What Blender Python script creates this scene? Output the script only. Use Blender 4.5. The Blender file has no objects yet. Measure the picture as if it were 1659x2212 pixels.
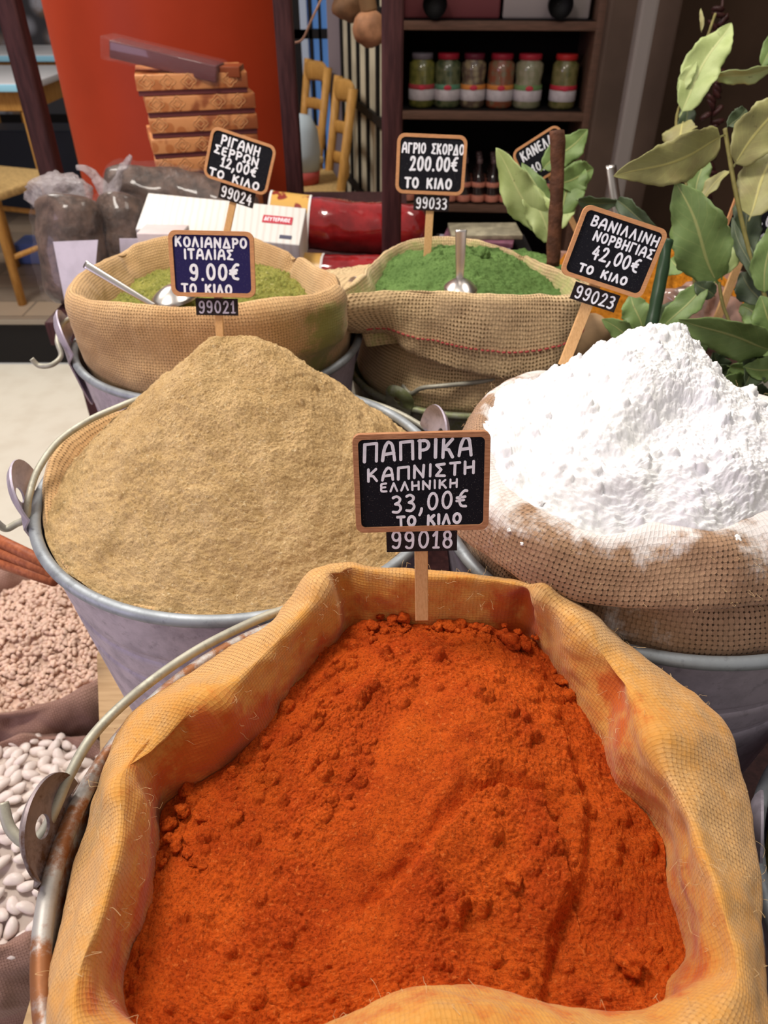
import bpy, bmesh, math, random
import numpy as np
from mathutils import Vector, Matrix
random.seed(7); RNG = np.random.default_rng(7)
C = bpy.context.scene.collection
PI = math.pi

# ------------------------------------------------------------------ camera
H = 1.45; TH = math.radians(37.0); F = 1600.0
cam = bpy.data.cameras.new('camera'); camo = bpy.data.objects.new('camera', cam); C.objects.link(camo)
camo.location = (0, 0, H); camo.rotation_euler = (PI/2 - TH, 0, 0)
cam.sensor_width = 36; cam.lens = F/2212*36; cam.clip_start = .02
cam.dof.use_dof = True; cam.dof.focus_distance = .42; cam.dof.aperture_fstop = 15
bpy.context.scene.camera = camo
# ------------------------------------------------------------------ light
vs = bpy.context.scene.view_settings
bpy.context.scene.display_settings.display_device = 'sRGB'
vs.view_transform = 'Standard'; vs.look = 'None'; vs.gamma = 1; vs.use_curve_mapping = False
vs.exposure = 0.0
w = bpy.data.worlds.new('world'); bpy.context.scene.world = w; w.use_nodes = True
w.node_tree.nodes['Background'].inputs[0].default_value = (1.0, .93, .87, 1)
w.node_tree.nodes['Background'].inputs[1].default_value = .43
def area(name, loc, target, size, power, col):
    l = bpy.data.lights.new(name, 'AREA'); l.size = size; l.energy = power; l.color = col
    o = bpy.data.objects.new(name, l); C.objects.link(o); o.location = loc
    o.rotation_euler = (Vector(target)-Vector(loc)).to_track_quat('-Z', 'Y').to_euler()
area('ceiling_lamp_main', (-.55, .62, 2.5), (.0, .45, 1.1), .32, 22, (1, .93, .84))
area('ceiling_lamp_back', (.6, 1.3, 2.5), (.2, .8, 1.1), .4, 9, (1, .92, .82))
area('ceiling_lamp_room', (-1.5, 2.4, 2.8), (-1.3, 2.6, 0), .7, 55, (1, .95, .88))
area('lilac_fill_left', (-2.6, -.9, 1.7), (0, .6, 1.0), 1.2, 24, (.80, .68, 1.0))  # added lilac fill from the left, no window stands there

# ------------------------------------------------------------------ pixel helpers (real planes in the place)
cT, sT = math.cos(TH), math.sin(TH)
def ray(px, py):
    u = (px-829.5)/F; v = (1106-py)/F
    return np.array([u, cT+v*sT, -sT+v*cT])
ORI = np.array([0, 0, H])
def atd(px, py, d):  r = ray(px, py); return ORI + r*(d/-r[2])     # on the level d below the lens
def aty(px, py, y):  r = ray(px, py); return ORI + r*(y/r[1])
def atp(px, py, dep): return ORI + ray(px, py)*dep

# ------------------------------------------------------------------ numpy noise
_p = np.random.default_rng(3).permutation(256); _p = np.concatenate([_p, _p, _p])
_g = np.random.default_rng(4).normal(size=(256, 3)); _g /= np.linalg.norm(_g, axis=1)[:, None]
def perlin(P):
    P = np.asarray(P, float); I = np.floor(P).astype(int); f = P-I; I &= 255
    u = f*f*f*(f*(f*6-15)+10); out = 0
    for dx in (0, 1):
        for dy in (0, 1):
            for dz in (0, 1):
                h = _p[_p[_p[I[..., 0]+dx]+I[..., 1]+dy]+I[..., 2]+dz]
                g = _g[h]; d = f-np.array([dx, dy, dz])
                wgt = (u[..., 0] if dx else 1-u[..., 0])*(u[..., 1] if dy else 1-u[..., 1])*(u[..., 2] if dz else 1-u[..., 2])
                out = out + wgt*(g*d).sum(-1)
    return out*1.5
def fbm(P, s, oc=4, gain=.5):
    P = np.asarray(P)*s; a = 1; o = 0
    for i in range(oc):
        o = o + a*perlin(P+i*17.3); P = P*2.03; a *= gain
    return o
def sstep(a, b, x):
    t = np.clip((x-a)/(b-a), 0, 1); return t*t*(3-2*t)

# ------------------------------------------------------------------ object helpers
ORG = {}
def setp(o, label=None, cat=None, group=None, kind=None):
    if label: o['label'] = label
    if cat: o['category'] = cat
    if group: o['group'] = group
    if kind: o['kind'] = kind
    return o
def thing(name, label, cat, org, group=None):
    o = bpy.data.objects.new(name, None); C.objects.link(o); o.location = tuple(org); o.empty_display_size = .02
    ORG[o.name] = np.array(org, float)
    return setp(o, label, cat, group)
def add(name, VF, mat, parent=None, org=None, smooth=True, uv=None, attr=None, sharp=None):
    V, Fc = VF; V = np.asarray(V, float)
    if parent is not None: o0 = ORG[parent.name]
    elif org is not None: o0 = np.asarray(org, float)
    else:
        o0 = np.array([(V[:, 0].min()+V[:, 0].max())/2, (V[:, 1].min()+V[:, 1].max())/2, V[:, 2].min()])
    me = bpy.data.meshes.new(name)
    me.from_pydata((V-o0).tolist(), [], [tuple(int(i) for i in f) for f in Fc])
    if uv is not None:
        l = me.uv_layers.new(name='UVMap'); li = np.zeros(len(me.loops), int); me.loops.foreach_get('vertex_index', li)
        l.data.foreach_set('uv', np.asarray(uv)[li].ravel())
    if attr is not None:
        for k, a in attr.items():
            at = me.attributes.new(k, 'FLOAT', 'POINT'); at.data.foreach_set('value', np.asarray(a, float))
    for m in (mat if isinstance(mat, (list, tuple)) else [mat]): me.materials.append(m)
    if smooth:
        me.polygons.foreach_set('use_smooth', [True]*len(me.polygons))
        if sharp:
            try: me.set_sharp_from_angle(angle=math.radians(sharp))
            except Exception: pass
    me.update()
    o = bpy.data.objects.new(name, me); C.objects.link(o)
    if parent is not None: o.parent = parent
    else: o.location = tuple(o0)
    ORG[o.name] = o0
    return o
def merge(*L):
    V = []; Fc = []; n = 0
    for v, f in L:
        V.append(np.asarray(v, float)); Fc += [tuple(i+n for i in q) for q in f]; n += len(v)
    return np.concatenate(V), Fc
def bmvf(bm):
    bm.verts.index_update(); V = [v.co[:] for v in bm.verts]; Fc = [[v.index for v in f.verts] for f in bm.faces]; bm.free()
    return np.array(V), Fc
def box(c, s, bev=0, seg=2, M=None):
    bm = bmesh.new(); bmesh.ops.create_cube(bm, size=1)
    for v in bm.verts: v.co = Vector((v.co.x*s[0], v.co.y*s[1], v.co.z*s[2]))
    if bev: bmesh.ops.bevel(bm, geom=list(bm.edges), offset=bev, segments=seg, affect='EDGES', profile=.6)
    V, Fc = bmvf(bm)
    if M is not None: V = V @ np.array(M).T
    return V+np.array(c), Fc
def rotm(axis, deg): return np.array(Matrix.Rotation(math.radians(deg), 3, axis))
def crom(P, n, closed=False):
    P = np.asarray(P, float); N = len(P); out = []
    segs = N if closed else N-1
    for i in range(segs):
        if closed: a, b, c, d = P[(i-1) % N], P[i], P[(i+1) % N], P[(i+2) % N]
        else: a, b, c, d = P[max(i-1, 0)], P[i], P[i+1], P[min(i+2, N-1)]
        for t in np.arange(n)/n:
            out.append(.5*((2*b)+(-a+c)*t+(2*a-5*b+4*c-d)*t*t+(-a+3*b-3*c+d)*t**3))
    if not closed: out.append(P[-1])
    return np.array(out)
def tube(P, r, n=12, closed=False, caps=True, flat=None):
    P = np.asarray(P, float); N = len(P); r = np.broadcast_to(r, (N,))
    T = np.roll(P, -1, 0)-np.roll(P, 1, 0) if closed else np.gradient(P, axis=0)
    T /= np.linalg.norm(T, axis=1)[:, None]+1e-12
    up = np.array([0, 0, 1.]) if abs(T[0][2]) < .9 else np.array([1., 0, 0])
    x = np.cross(up, T[0]); x /= np.linalg.norm(x); V = []
    for i in range(N):
        x = x-T[i]*x.dot(T[i]); x /= np.linalg.norm(x); y = np.cross(T[i], x)
        for k in range(n):
            a = 2*PI*k/n; V.append(P[i]+r[i]*(math.cos(a)*x+math.sin(a)*y*(flat or 1)))
    Fc = []
    for i in range(N if closed else N-1):
        j = (i+1) % N
        for k in range(n):
            Fc.append((i*n+k, i*n+(k+1) % n, j*n+(k+1) % n, j*n+k))
    if caps and not closed:
        Fc.append(tuple(range(n))[::-1]); Fc.append(tuple((N-1)*n+k for k in range(n)))
    return np.array(V), Fc
def lathe(prof, c, n=48, cap0=False, cap1=False):
    V = []; L = len(prof)
    for r, z in prof:
        for k in range(n):
            a = 2*PI*k/n; V.append((c[0]+r*math.cos(a), c[1]+r*math.sin(a), c[2]+z))
    Fc = [(i*n+k, i*n+(k+1) % n, (i+1)*n+(k+1) % n, (i+1)*n+k) for i in range(L-1) for k in range(n)]
    if cap0: Fc.append(tuple(range(n))[::-1])
    if cap1: Fc.append(tuple((L-1)*n+k for k in range(n)))
    return np.array(V), Fc
def gridf(nr, nc, closed=True):
    i = np.arange(nr-1)[:, None]; m = nc if closed else nc-1; k = np.arange(m)[None]
    k2 = (k+1) % nc
    return np.stack([i*nc+k, i*nc+k2, (i+1)*nc+k2, (i+1)*nc+k], -1).reshape(-1, 4)
def blob(c, r, seed=0, sub=2, rough=.25, sc=(1, 1, 1), M=None):
    bm = bmesh.new(); bmesh.ops.create_icosphere(bm, subdivisions=sub, radius=1); V, Fc = bmvf(bm)
    n = fbm(V+seed*7.7, 1.3, 3); V = V*(1+rough*n)[:, None]*np.array(sc)*r
    if M is not None: V = V @ np.array(M).T
    return V+np.array(c), Fc

# ------------------------------------------------------------------ materials
def mat(name):
    m = bpy.data.materials.new(name); m.use_nodes = True; nt = m.node_tree
    return m, nt, nt.nodes['Principled BSDF'], nt.nodes, nt.links
def N(nt, t, **k):
    n = nt.nodes.new(t)
    for a, b in k.items():
        if a in ('operation', 'blend_type', 'data_type', 'attribute_name', 'feature', 'musgrave_type', 'wave_type', 'bands_direction', 'noise_dimensions'): setattr(n, a, b)
        else: n.inputs[a].default_value = b
    return n
def L4(c): return (c[0], c[1], c[2], 1)
def math_(nt, op, a, b=None, c=None):
    n = nt.nodes.new('ShaderNodeMath'); n.operation = op
    for i, x in enumerate((a, b, c)):
        if x is None: continue
        if isinstance(x, (int, float)): n.inputs[i].default_value = x
        else: nt.links.new(x, n.inputs[i])
    return n.outputs[0]
def mixc(nt, f, a, b):
    n = nt.nodes.new('ShaderNodeMix'); n.data_type = 'RGBA'
    for i, x in ((0, f), (6, a), (7, b)):
        if isinstance(x, (int, float)): n.inputs[i].default_value = x
        elif isinstance(x, tuple): n.inputs[i].default_value = L4(x)
        else: nt.links.new(x, n.inputs[i])
    return n.outputs[2]
def ramp(nt, x, a, b):
    n = nt.nodes.new('ShaderNodeMapRange'); n.interpolation_type = 'SMOOTHSTEP'; nt.links.new(x, n.inputs[0])
    n.inputs[1].default_value = a; n.inputs[2].default_value = b
    return n.outputs[0]
def noise(nt, s, det=4, rough=.55, co=None, out=0):
    n = N(nt, 'ShaderNodeTexNoise', Scale=s, Detail=det, Roughness=rough)
    if co is None: co = N(nt, 'ShaderNodeTexCoord').outputs['Object']
    nt.links.new(co, n.inputs['Vector']); return n.outputs[out]
def bump(nt, bs, h, st, dist):
    b = N(nt, 'ShaderNodeBump', Strength=st, Distance=dist); nt.links.new(h, b.inputs['Height']); nt.links.new(b.outputs[0], bs.inputs['Normal'])
def plain(name, col, rough=.6, metal=0, var=.0, vs_=40, bmp=0, bs_=200, spec=None, coat=0, col2=None):
    m, nt, b, n, l = mat(name)
    b.inputs['Roughness'].default_value = rough; b.inputs['Metallic'].default_value = metal
    b.inputs['Specular IOR Level'].default_value = .22 if spec is None else spec
    if coat: b.inputs['Coat Weight'].default_value = coat
    c2 = col2 or tuple(c*(1-var) for c in col)
    if var or col2:
        l.new(mixc(nt, ramp(nt, noise(nt, vs_), .35, .65), col, c2), b.inputs['Base Color'])
    else: b.inputs['Base Color'].default_value = L4(col)
    if bmp: bump(nt, b, noise(nt, bs_, 5), bmp, .002)
    return m
def burlap(name, pitch, col, col2, hole, stain, fuzz=.3, stain2=None):
    m, nt, b, n, l = mat(name)
    uvn = N(nt, 'ShaderNodeUVMap').outputs[0]
    wob = noise(nt, 60, 2, .5, out=1)
    vm = nt.nodes.new('ShaderNodeVectorMath'); vm.operation = 'MULTIPLY_ADD'; l.new(wob, vm.inputs[0]); vm.inputs[1].default_value = (pitch*.9,)*3; l.new(uvn, vm.inputs[2])
    sep = N(nt, 'ShaderNodeSeparateXYZ'); l.new(vm.outputs[0], sep.inputs[0])
    u = math_(nt, 'DIVIDE', sep.outputs[0], pitch); v = math_(nt, 'DIVIDE', sep.outputs[1], pitch)
    def prof(x):
        f = math_(nt, 'ABSOLUTE', math_(nt, 'SUBTRACT', math_(nt, 'FRACT', x), .5)); f = math_(nt, 'MULTIPLY', f, 2.0)
        return math_(nt, 'SQRT', math_(nt, 'MAXIMUM', math_(nt, 'SUBTRACT', 1.0, math_(nt, 'MULTIPLY', f, f)), 0.0)), f
    pu, fu = prof(u); pv, fv = prof(v)
    ck = math_(nt, 'MODULO', math_(nt, 'ABSOLUTE', math_(nt, 'ADD', math_(nt, 'FLOOR', u), math_(nt, 'FLOOR', v))), 2.0)
    A = math_(nt, 'MULTIPLY', pu, math_(nt, 'ADD', .55, math_(nt, 'MULTIPLY', math_(nt, 'SUBTRACT', ck, .5), math_(nt, 'MULTIPLY', pv, .8))))
    B = math_(nt, 'MULTIPLY', pv, math_(nt, 'ADD', .55, math_(nt, 'MULTIPLY', math_(nt, 'SUBTRACT', .5, ck), math_(nt, 'MULTIPLY', pu, .8))))
    h = math_(nt, 'MAXIMUM', A, B)
    big = noise(nt, 22, 4); holes = math_(nt, 'MULTIPLY', fu, fv)
    thr = math_(nt, 'ADD', .28, math_(nt, 'MULTIPLY', big, fuzz))
    ho = ramp(nt, math_(nt, 'SUBTRACT', holes, thr), -.05, .10)
    fib = noise(nt, 1400, 3, .7)
    base = mixc(nt, ramp(nt, noise(nt, 14, 5), .3, .7), col, col2)
    base = mixc(nt, math_(nt, 'MULTIPLY', ramp(nt, fib, .35, .75), .45), base, tuple(c*.55 for c in col2))
    base = mixc(nt, math_(nt, 'MULTIPLY', ck, .22), base, tuple(c*.5 for c in col2))
    at = N(nt, 'ShaderNodeAttribute', attribute_name='stain').outputs['Fac']
    und = math_(nt, 'SUBTRACT', 1.0, ramp(nt, h, .35, .8))
    base = mixc(nt, math_(nt, 'MULTIPLY', und, .18), base, hole)
    base = mixc(nt, math_(nt, 'MULTIPLY', math_(nt, 'MULTIPLY', ho, math_(nt, 'ADD', .35, math_(nt, 'MULTIPLY', ramp(nt, noise(nt, 24, 4, .6), .36, .58), .65))), math_(nt, 'SUBTRACT', .92, math_(nt, 'MULTIPLY', at, .6))), base, hole)
    sn = math_(nt, 'ADD', at, math_(nt, 'MULTIPLY', math_(nt, 'SUBTRACT', noise(nt, 85, 8, .72), .5), 1.5))
    if stain2: base = mixc(nt, math_(nt, 'MULTIPLY', ramp(nt, sn, .0, .55), .85), base, stain2)
    base = mixc(nt, math_(nt, 'MULTIPLY', ramp(nt, sn, .45 if stain2 else .25, .95 if stain2 else .85), .9), base, stain)
    l.new(base, b.inputs['Base Color']); b.inputs['Roughness'].default_value = .9; b.inputs['Specular IOR Level'].default_value = .15
    b.inputs['Sheen Weight'].default_value = .15
    hh = math_(nt, 'ADD', math_(nt, 'ADD', h, math_(nt, 'MULTIPLY', fib, .6)), math_(nt, 'MULTIPLY', noise(nt, 170, 4, .6), 1.0))
    bump(nt, b, hh, .5, pitch*.35)
    return m
def powder(name, col, col2, pit, gs=900, bst=.8, bdist=.0012, speck=None, pitw=.6):
    m, nt, b, n, l = mat(name)
    a = noise(nt, gs, 5, .75); c = noise(nt, 28, 4); e = noise(nt, gs*.22, 4, .6)
    base = mixc(nt, ramp(nt, c, .35, .65), col, col2)
    base = mixc(nt, math_(nt, 'MULTIPLY', ramp(nt, a, .54, .36), pitw), base, pit)  # shade between grains painted in: pit colour where the grain noise dips
    if speck:
        base = mixc(nt, math_(nt, 'MULTIPLY', ramp(nt, noise(nt, gs*.7, 2), .6, .72), .6), base, speck)
    l.new(base, b.inputs['Base Color']); b.inputs['Roughness'].default_value = .95; b.inputs['Specular IOR Level'].default_value = .1
    bump(nt, b, math_(nt, 'ADD', math_(nt, 'MULTIPLY', a, .5), e), bst, bdist)
    return m
def galv(name, col, dust=None):
    m, nt, b, n, l = mat(name)
    a = noise(nt, 45, 5, .65); base = mixc(nt, ramp(nt, a, .35, .7), col, tuple(c*.72 for c in col))
    if dust: base = mixc(nt, ramp(nt, noise(nt, 38, 6, .7), .44, .60), base, dust)
    base = mixc(nt, math_(nt, 'MULTIPLY', ramp(nt, noise(nt, 95, 5, .7), .54, .66), .5), base, tuple(c*.5 for c in col)); l.new(base, b.inputs['Base Color']); b.inputs['Metallic'].default_value = .5
    l.new(math_(nt, 'ADD', .42, math_(nt, 'MULTIPLY', a, .3)), b.inputs['Roughness'])
    bump(nt, b, a, .15, .002)
    return m
def wood(name, col, col2, sc=(60, 60, 4), rough=.6):
    m, nt, b, n, l = mat(name)
    mp = N(nt, 'ShaderNodeMapping'); mp.inputs['Scale'].default_value = sc
    l.new(N(nt, 'ShaderNodeTexCoord').outputs['Object'], mp.inputs[0])
    g = noise(nt, 4, 5, .6, co=mp.outputs[0])
    l.new(mixc(nt, ramp(nt, g, .35, .65), col, col2), b.inputs['Base Color']); b.inputs['Roughness'].default_value = rough; b.inputs['Specular IOR Level'].default_value = .22
    bump(nt, b, g, .2, .0008); return m

M = {}
M['galv'] = galv('galvanised_steel', (.52, .46, .55)); M['galv_dusty'] = galv('dusty_galvanised_steel', (.42, .40, .38), (.24, .09, .03))  # lilac cast of the light mixed into the galv base colour
M['galv_green'] = galv('green_dusted_steel', (.36, .37, .27), (.22, .25, .10))
M['rim'] = galv('zinc_rim', (.34, .37, .40)); M['galv_rusty'] = galv('rusty_steel', (.26, .21, .22), (.085, .035, .015)); M['wire'] = galv('bail_wire', (.46, .44, .36)); M['steel'] = plain('polished_steel', (.62, .58, .55), .28, 1)
M['burlap_pap'] = burlap('burlap_paprika', .0022, (.74, .44, .18), (.62, .34, .12), (.24, .10, .03), (.50, .09, .010), .45, (.62, .28, .05))
M['burlap_wht'] = burlap('burlap_vanillin', .0031, (.50, .31, .19), (.36, .21, .12), (.05, .025, .012), (.80, .76, .74), .45)
M['burlap_ore'] = burlap('burlap_oregano', .0030, (.74, .49, .245), (.62, .38, .175), (.20, .11, .045), (.24, .24, .06), .3)
M['burlap_grn'] = burlap('burlap_garlic', .0040, (.84, .62, .35), (.72, .51, .28), (.15, .085, .03), (.42, .44, .16), .12)
M['burlap_dark'] = burlap('burlap_brown', .0030, (.44, .26, .20), (.34, .19, .145), (.16, .07, .05), (.3, .2, .12), .5)
M['paprika'] = powder('paprika_powder', (.70, .115, .012), (.54, .070, .008), (.16, .016, .003), 700, 1.0, .0028, (.80, .20, .04), .6)
M['coriander'] = powder('coriander_powder', (.71, .49, .245), (.60, .40, .185), (.33, .19, .07), 650, 1.0, .0030, (.90, .72, .44), .55)
M['vanillin'] = powder('vanillin_powder', (.84, .83, .86), (.82, .82, .81), (.70, .70, .75), 500, .35, .0015, None, .35)
M['oregano'] = powder('oregano_flakes', (.36, .34, .085), (.26, .26, .06), (.08, .09, .02), 340, 1, .003, (.55, .50, .22), .8)
M['garlic'] = powder('green_powder', (.15, .25, .075), (.11, .19, .055), (.03, .07, .012), 320, 1, .0025, None, .6)
M['turmeric'] = powder('turmeric_powder', (.72, .27, .02), (.52, .20, .02), (.25, .08, .01), 260, 1, .002)
M['frame'] = wood('sign_frame_wood', (.36, .16, .075), (.50, .24, .12), (40, 300, 300), .5)
M['frame2'] = wood('sign_frame_wood_light', (.62, .30, .13), (.50, .24, .11), (40, 300, 300), .5)
M['stake'] = wood('stake_wood', (.60, .34, .14), (.70, .42, .19), (300, 300, 25), .6)
def board_mat(name, col):
    m, nt, b, n, l = mat(name); s = noise(nt, 2600, 1, .5)
    l.new(mixc(nt, ramp(nt, s, .70, .78), col, (.30, .27, .24)), b.inputs['Base Color']); b.inputs['Roughness'].default_value = .7; b.inputs['Specular IOR Level'].default_value = .08; return m
M['board'] = board_mat('chalkboard_black', (.010, .010, .014)); M['board_blue'] = board_mat('chalkboard_blue', (.022, .018, .085))
M['plate'] = board_mat('code_plate_black', (.022, .016, .016))
M['chalk'] = plain('paint_marker_white', (.93, .94, 1.0), .7, var=.12, vs_=300)
M['chalk2'] = plain('paint_marker_faded', (.50, .46, .58), .7, var=.25, vs_=300)
M['dark_wood'] = wood('dark_stained_wood', (.035, .011, .012), (.065, .022, .022), (30, 30, 3), .6)
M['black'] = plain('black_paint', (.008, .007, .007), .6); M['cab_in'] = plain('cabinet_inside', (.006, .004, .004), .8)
M['cab'] = wood('cabinet_wood', (.15, .078, .052), (.11, .06, .04), (4, 40, 40), .6)
M['red'] = plain('red_lacquer', (.42, .043, .012), .5, var=.12, vs_=3)
M['brown_wall'] = plain('brown_wall', (.105, .062, .040), .8, var=.3, vs_=2); M['taupe'] = plain('taupe_panel', (.14, .092, .068), .7, var=.3, vs_=3)
M['greypole'] = plain('grey_pole', (.27, .235, .215), .5)
M['pine'] = wood('pine_wood', (.55, .29, .075), (.42, .21, .05), (30, 30, 4), .5)
M['glass'] = plain('bluish_pane', (.20, .42, .85), .4)
_b = M['glass'].node_tree.nodes['Principled BSDF']; _b.inputs['Emission Color'].default_value = (.16, .36, .80, 1); _b.inputs['Emission Strength'].default_value = .35

# ------------------------------------------------------------------ the place
def struct(name, VF, m, smooth=False, **k): return setp(add(name, VF, m, smooth=smooth, **k), kind='structure')
YP = 3.01; ZP = .21
m, nt, b, n, l = mat('cream_floor'); l.new(mixc(nt, ramp(nt, noise(nt, 9, 4), .4, .7), (.80, .76, .64), (.74, .69, .57)), b.inputs['Base Color']); b.inputs['Roughness'].default_value = .45; M['cream'] = m
m, nt, b, n, l = mat('plank_floor')
br = N(nt, 'ShaderNodeTexBrick', Scale=1.0); br.inputs['Color1'].default_value = (.30, .22, .15, 1); br.inputs['Color2'].default_value = (.10, .075, .06, 1); br.inputs['Mortar'].default_value = (.05, .04, .03, 1)
br.inputs['Brick Width'].default_value = .62; br.inputs['Row Height'].default_value = .17; br.inputs['Mortar Size'].default_value = .004; br.inputs['Bias'].default_value = -.1
l.new(N(nt, 'ShaderNodeTexCoord').outputs['Object'], br.inputs['Vector'])
l.new(mixc(nt, math_(nt, 'MULTIPLY', noise(nt, 8, 5), .5), br.outputs[0], (.32, .27, .21)), b.inputs['Base Color']); b.inputs['Roughness'].default_value = .35; M['planks'] = m
struct('floor', box((0, (YP-1.5)/2, -.01), (7, YP+1.5, .02)), M['cream'])
struct('trim_1', box((0, YP+.01, ZP/2-.008), (7, .02, ZP-.03)), M['black'])
struct('trim_2', box((0, YP+.005, ZP-.012), (7, .03, .018)), plain('step_edge', (.30, .26, .20), .4))
struct('floor_platform', box((0, YP+2.75, ZP-.02), (7, 5.5, .04)), M['planks'])
m, nt, b, n, l = mat('stone_wall')
vo = N(nt, 'ShaderNodeTexVoronoi', Scale=5.0); l.new(N(nt, 'ShaderNodeTexCoord').outputs['Object'], vo.inputs['Vector'])
base = mixc(nt, ramp(nt, noise(nt, 4, 4), .4, .6), (.70, .74, .85), (.30, .20, .13))
l.new(mixc(nt, ramp(nt, vo.outputs['Distance'], .25, .6), base, (.07, .07, .08)), b.inputs['Base Color']); b.inputs['Roughness'].default_value = .8; M['stone'] = m
struct('wall_back', box((0, 7.2, 1.6), (8, .1, 3.6)), M['stone'])
struct('wall_left', box((-3.5, 3, 1.6), (.1, 9, 3.6)), plain('left_wall', (.35, .30, .26), .8))
struct('wall_right', box((1.93, 2.4, 1.6), (.1, 4.5, 3.4)), M['brown_wall'])
struct('wall_right_back', box((1.55, 3.42, 1.6), (1.3, .1, 3.4)), M['brown_wall'])
struct('baseboard_back', box((0, 7.13, .28), (8, .03, .14)), M['black'])
# red column
cx = -.575
col = lathe([(.325, 0), (.325, 2.6)], (cx, 2.42, 0), 96, True, True)
struct('column_red', col, M['red'], smooth=True, sharp=40)
# glazed lattice door to the right of the chairs
def lattice():
    P0 = aty(748, 300, 3.9); P1 = aty(845, 300, 3.0); P0[2] = P1[2] = 0
    dx = P1-P0; Lh = np.linalg.norm(dx[:2]); dx /= Lh; ang = math.degrees(math.atan2(dx[1], dx[0])); R = rotm('Z', ang)
    fr = setp(thing('door_1', 'black steel lattice door with pale greenish panes behind the wooden chairs', 'door', P0+np.array([0, 0, ZP])), kind='structure')
    bars = []
    for i in range(6): bars.append(box(P0+dx*Lh*i/5+np.array([0, 0, ZP+.9]), (.028, .03, 1.8), M=R))
    for j in range(6): bars.append(box(P0+dx*Lh/2+np.array([0, 0, ZP+.04+j*.345]), (Lh, .034, .034), M=R))
    add('door_frame', merge(*bars), M['black'], fr, smooth=False)
    pm = plain('frosted_pane', (.62, .56, .42), .5, var=.3, vs_=6)
    for i in range(5):
        add('pane', box(P0+dx*Lh*(i+.5)/5+np.array([0, 0, ZP+.9]), (Lh/5-.03, .008, 1.72), M=R), pm, fr, smooth=False)
lattice()
# blue window
wn = setp(thing('window_1', 'blue tinted window with pale frame above the chairs', 'window', (-.62, 4.4, ZP)), kind='structure')
wl = aty(618, 60, 4.4)[0]; wr = aty(712, 60, 4.4)[0]
add('window_pane', box(((wl+wr)/2, 4.42, 1.5), (wr-wl, .01, 2.4)), M['glass'], wn, smooth=False)
for px_, w_, mm in ((618, .03, 'black'), (643, .035, 'black'), (658, .035, 'greypole'), (672, .018, 'black'), (692, .012, 'black'), (715, .03, 'black')):
    add('window_frame', box((aty(px_, 60, 4.4)[0], 4.38, 1.5), (w_, .05, 2.4)), M[mm] if mm != 'greypole' else plain('pale_blue_frame', (.42, .50, .62), .4), wn, smooth=False)
add('window_frame', box(((wl+wr)/2, 4.38, aty(660, 72, 4.4)[2]), (wr-wl, .05, .04)), M['black'], wn, smooth=False)
struct('trim_3', box((aty(731, 60, 3.95)[0], 3.95, 1.5), (.095, .08, 2.6)), plain('grey_pillar', (.22, .18, .20), .7))

# posts of the stall
def post(pb, Y, wpx, label, ztop=1.75):
    p = aty(pb[0], pb[1], Y); dep = p[1]*cT-(p[2]-H)*sT; wd = wpx*dep/F
    o = add('stall_post', box((p[0], p[1], (p[2]+ztop)/2), (wd, wd, ztop-p[2]), wd*.15), M['dark_wood']); setp(o, label, 'post')
post((128, 440), 1.72, 40, 'dark reddish brown post left of the red column')
post((642, 470), 1.72, 34, 'thin dark post at the right edge of the red column')
post((845, 575), 1.30, 40, 'dark purplish brown post between the chairs and the jar cabinet')

# cabinet
def cabinet():
    a = math.radians(-4); R = rotm('Z', -4)
    p = aty(862, 235, 2.98); x0 = p[0]; Wd = .655; D = .34; y0 = 2.98
    def loc(x, y, z): q = R @ np.array([x, y, 0]); return np.array([x0+q[0], y0+q[1], z])
    t = thing('shelf_cabinet', 'dark open shelf cabinet of brown wood holding jars and small bottles', 'cabinet', (x0+.3, y0, 0))
    zt = 1.80
    add('side_panel', box(loc(-.01, D/2, zt/2), (.03, D, zt), .002, M=R), M['cab'], t)
    add('side_panel', box(loc(Wd+.015, D/2, zt/2), (.035, D, zt), .002, M=R), M['cab'], t)
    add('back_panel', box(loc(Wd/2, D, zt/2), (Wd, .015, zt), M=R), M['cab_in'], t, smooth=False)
    zs = []
    for py in (45, 240, 440, 600):
        z = aty(1000, py, y0)[2]; zs.append(z)
        add('shelf', box(loc(Wd/2, D/2, z-.013), (Wd, D, .026), .002, M=R), M['cab'], t)
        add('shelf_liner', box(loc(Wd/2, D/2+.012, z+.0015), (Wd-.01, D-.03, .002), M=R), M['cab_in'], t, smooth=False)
    return loc, zs, Wd, D
cl, zs, CW, CD = cabinet()
struct('trim_4', box((aty(1335, 250, 3.0)[0], 3.0, 1.1), (.235, .22, 2.4), .01), M['taupe'])
struct('trim_5', box((aty(1377, 200, 2.55)[0], 2.6, 1.1), (.052, .05, 2.3), .01), M['greypole'])

# hob appliance on the top shelf
t = thing('countertop_cooker', 'red and grey appliance with two black knobs on the top shelf', 'appliance', cl(.3, .1, zs[0]+.003))
add('body', box(cl(.17, .16, zs[0]+.063), (.33, .20, .12), .008, M=rotm('Z', -4)), plain('dark_red_enamel', (.17, .045, .05), .35), t)
add('side_body', box(cl(.49, .16, zs[0]+.063), (.29, .20, .12), .008, M=rotm('Z', -4)), plain('grey_enamel', (.30, .26, .25), .3), t)
for px_ in (938, 1203):
    q = aty(px_, 8, 3.0); add('knob', lathe([(.0, -.03), (.036, -.03), (.04, 0), (.04, .02)], (0, 0, 0), 24)[0:1] and (lathe([(.001, -.03), (.036, -.03), (.04, 0), (.04, .02)], (0, 0, 0), 24)[0] @ rotm('X', 90).T + np.array([q[0], cl(q[0]-cl(0, 0, 0)[0], 0, 0)[1], q[2]]), lathe([(.001, -.03), (.036, -.03), (.04, 0), (.04, .02)], (0, 0, 0), 24)[1]), M['black'], t)

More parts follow.
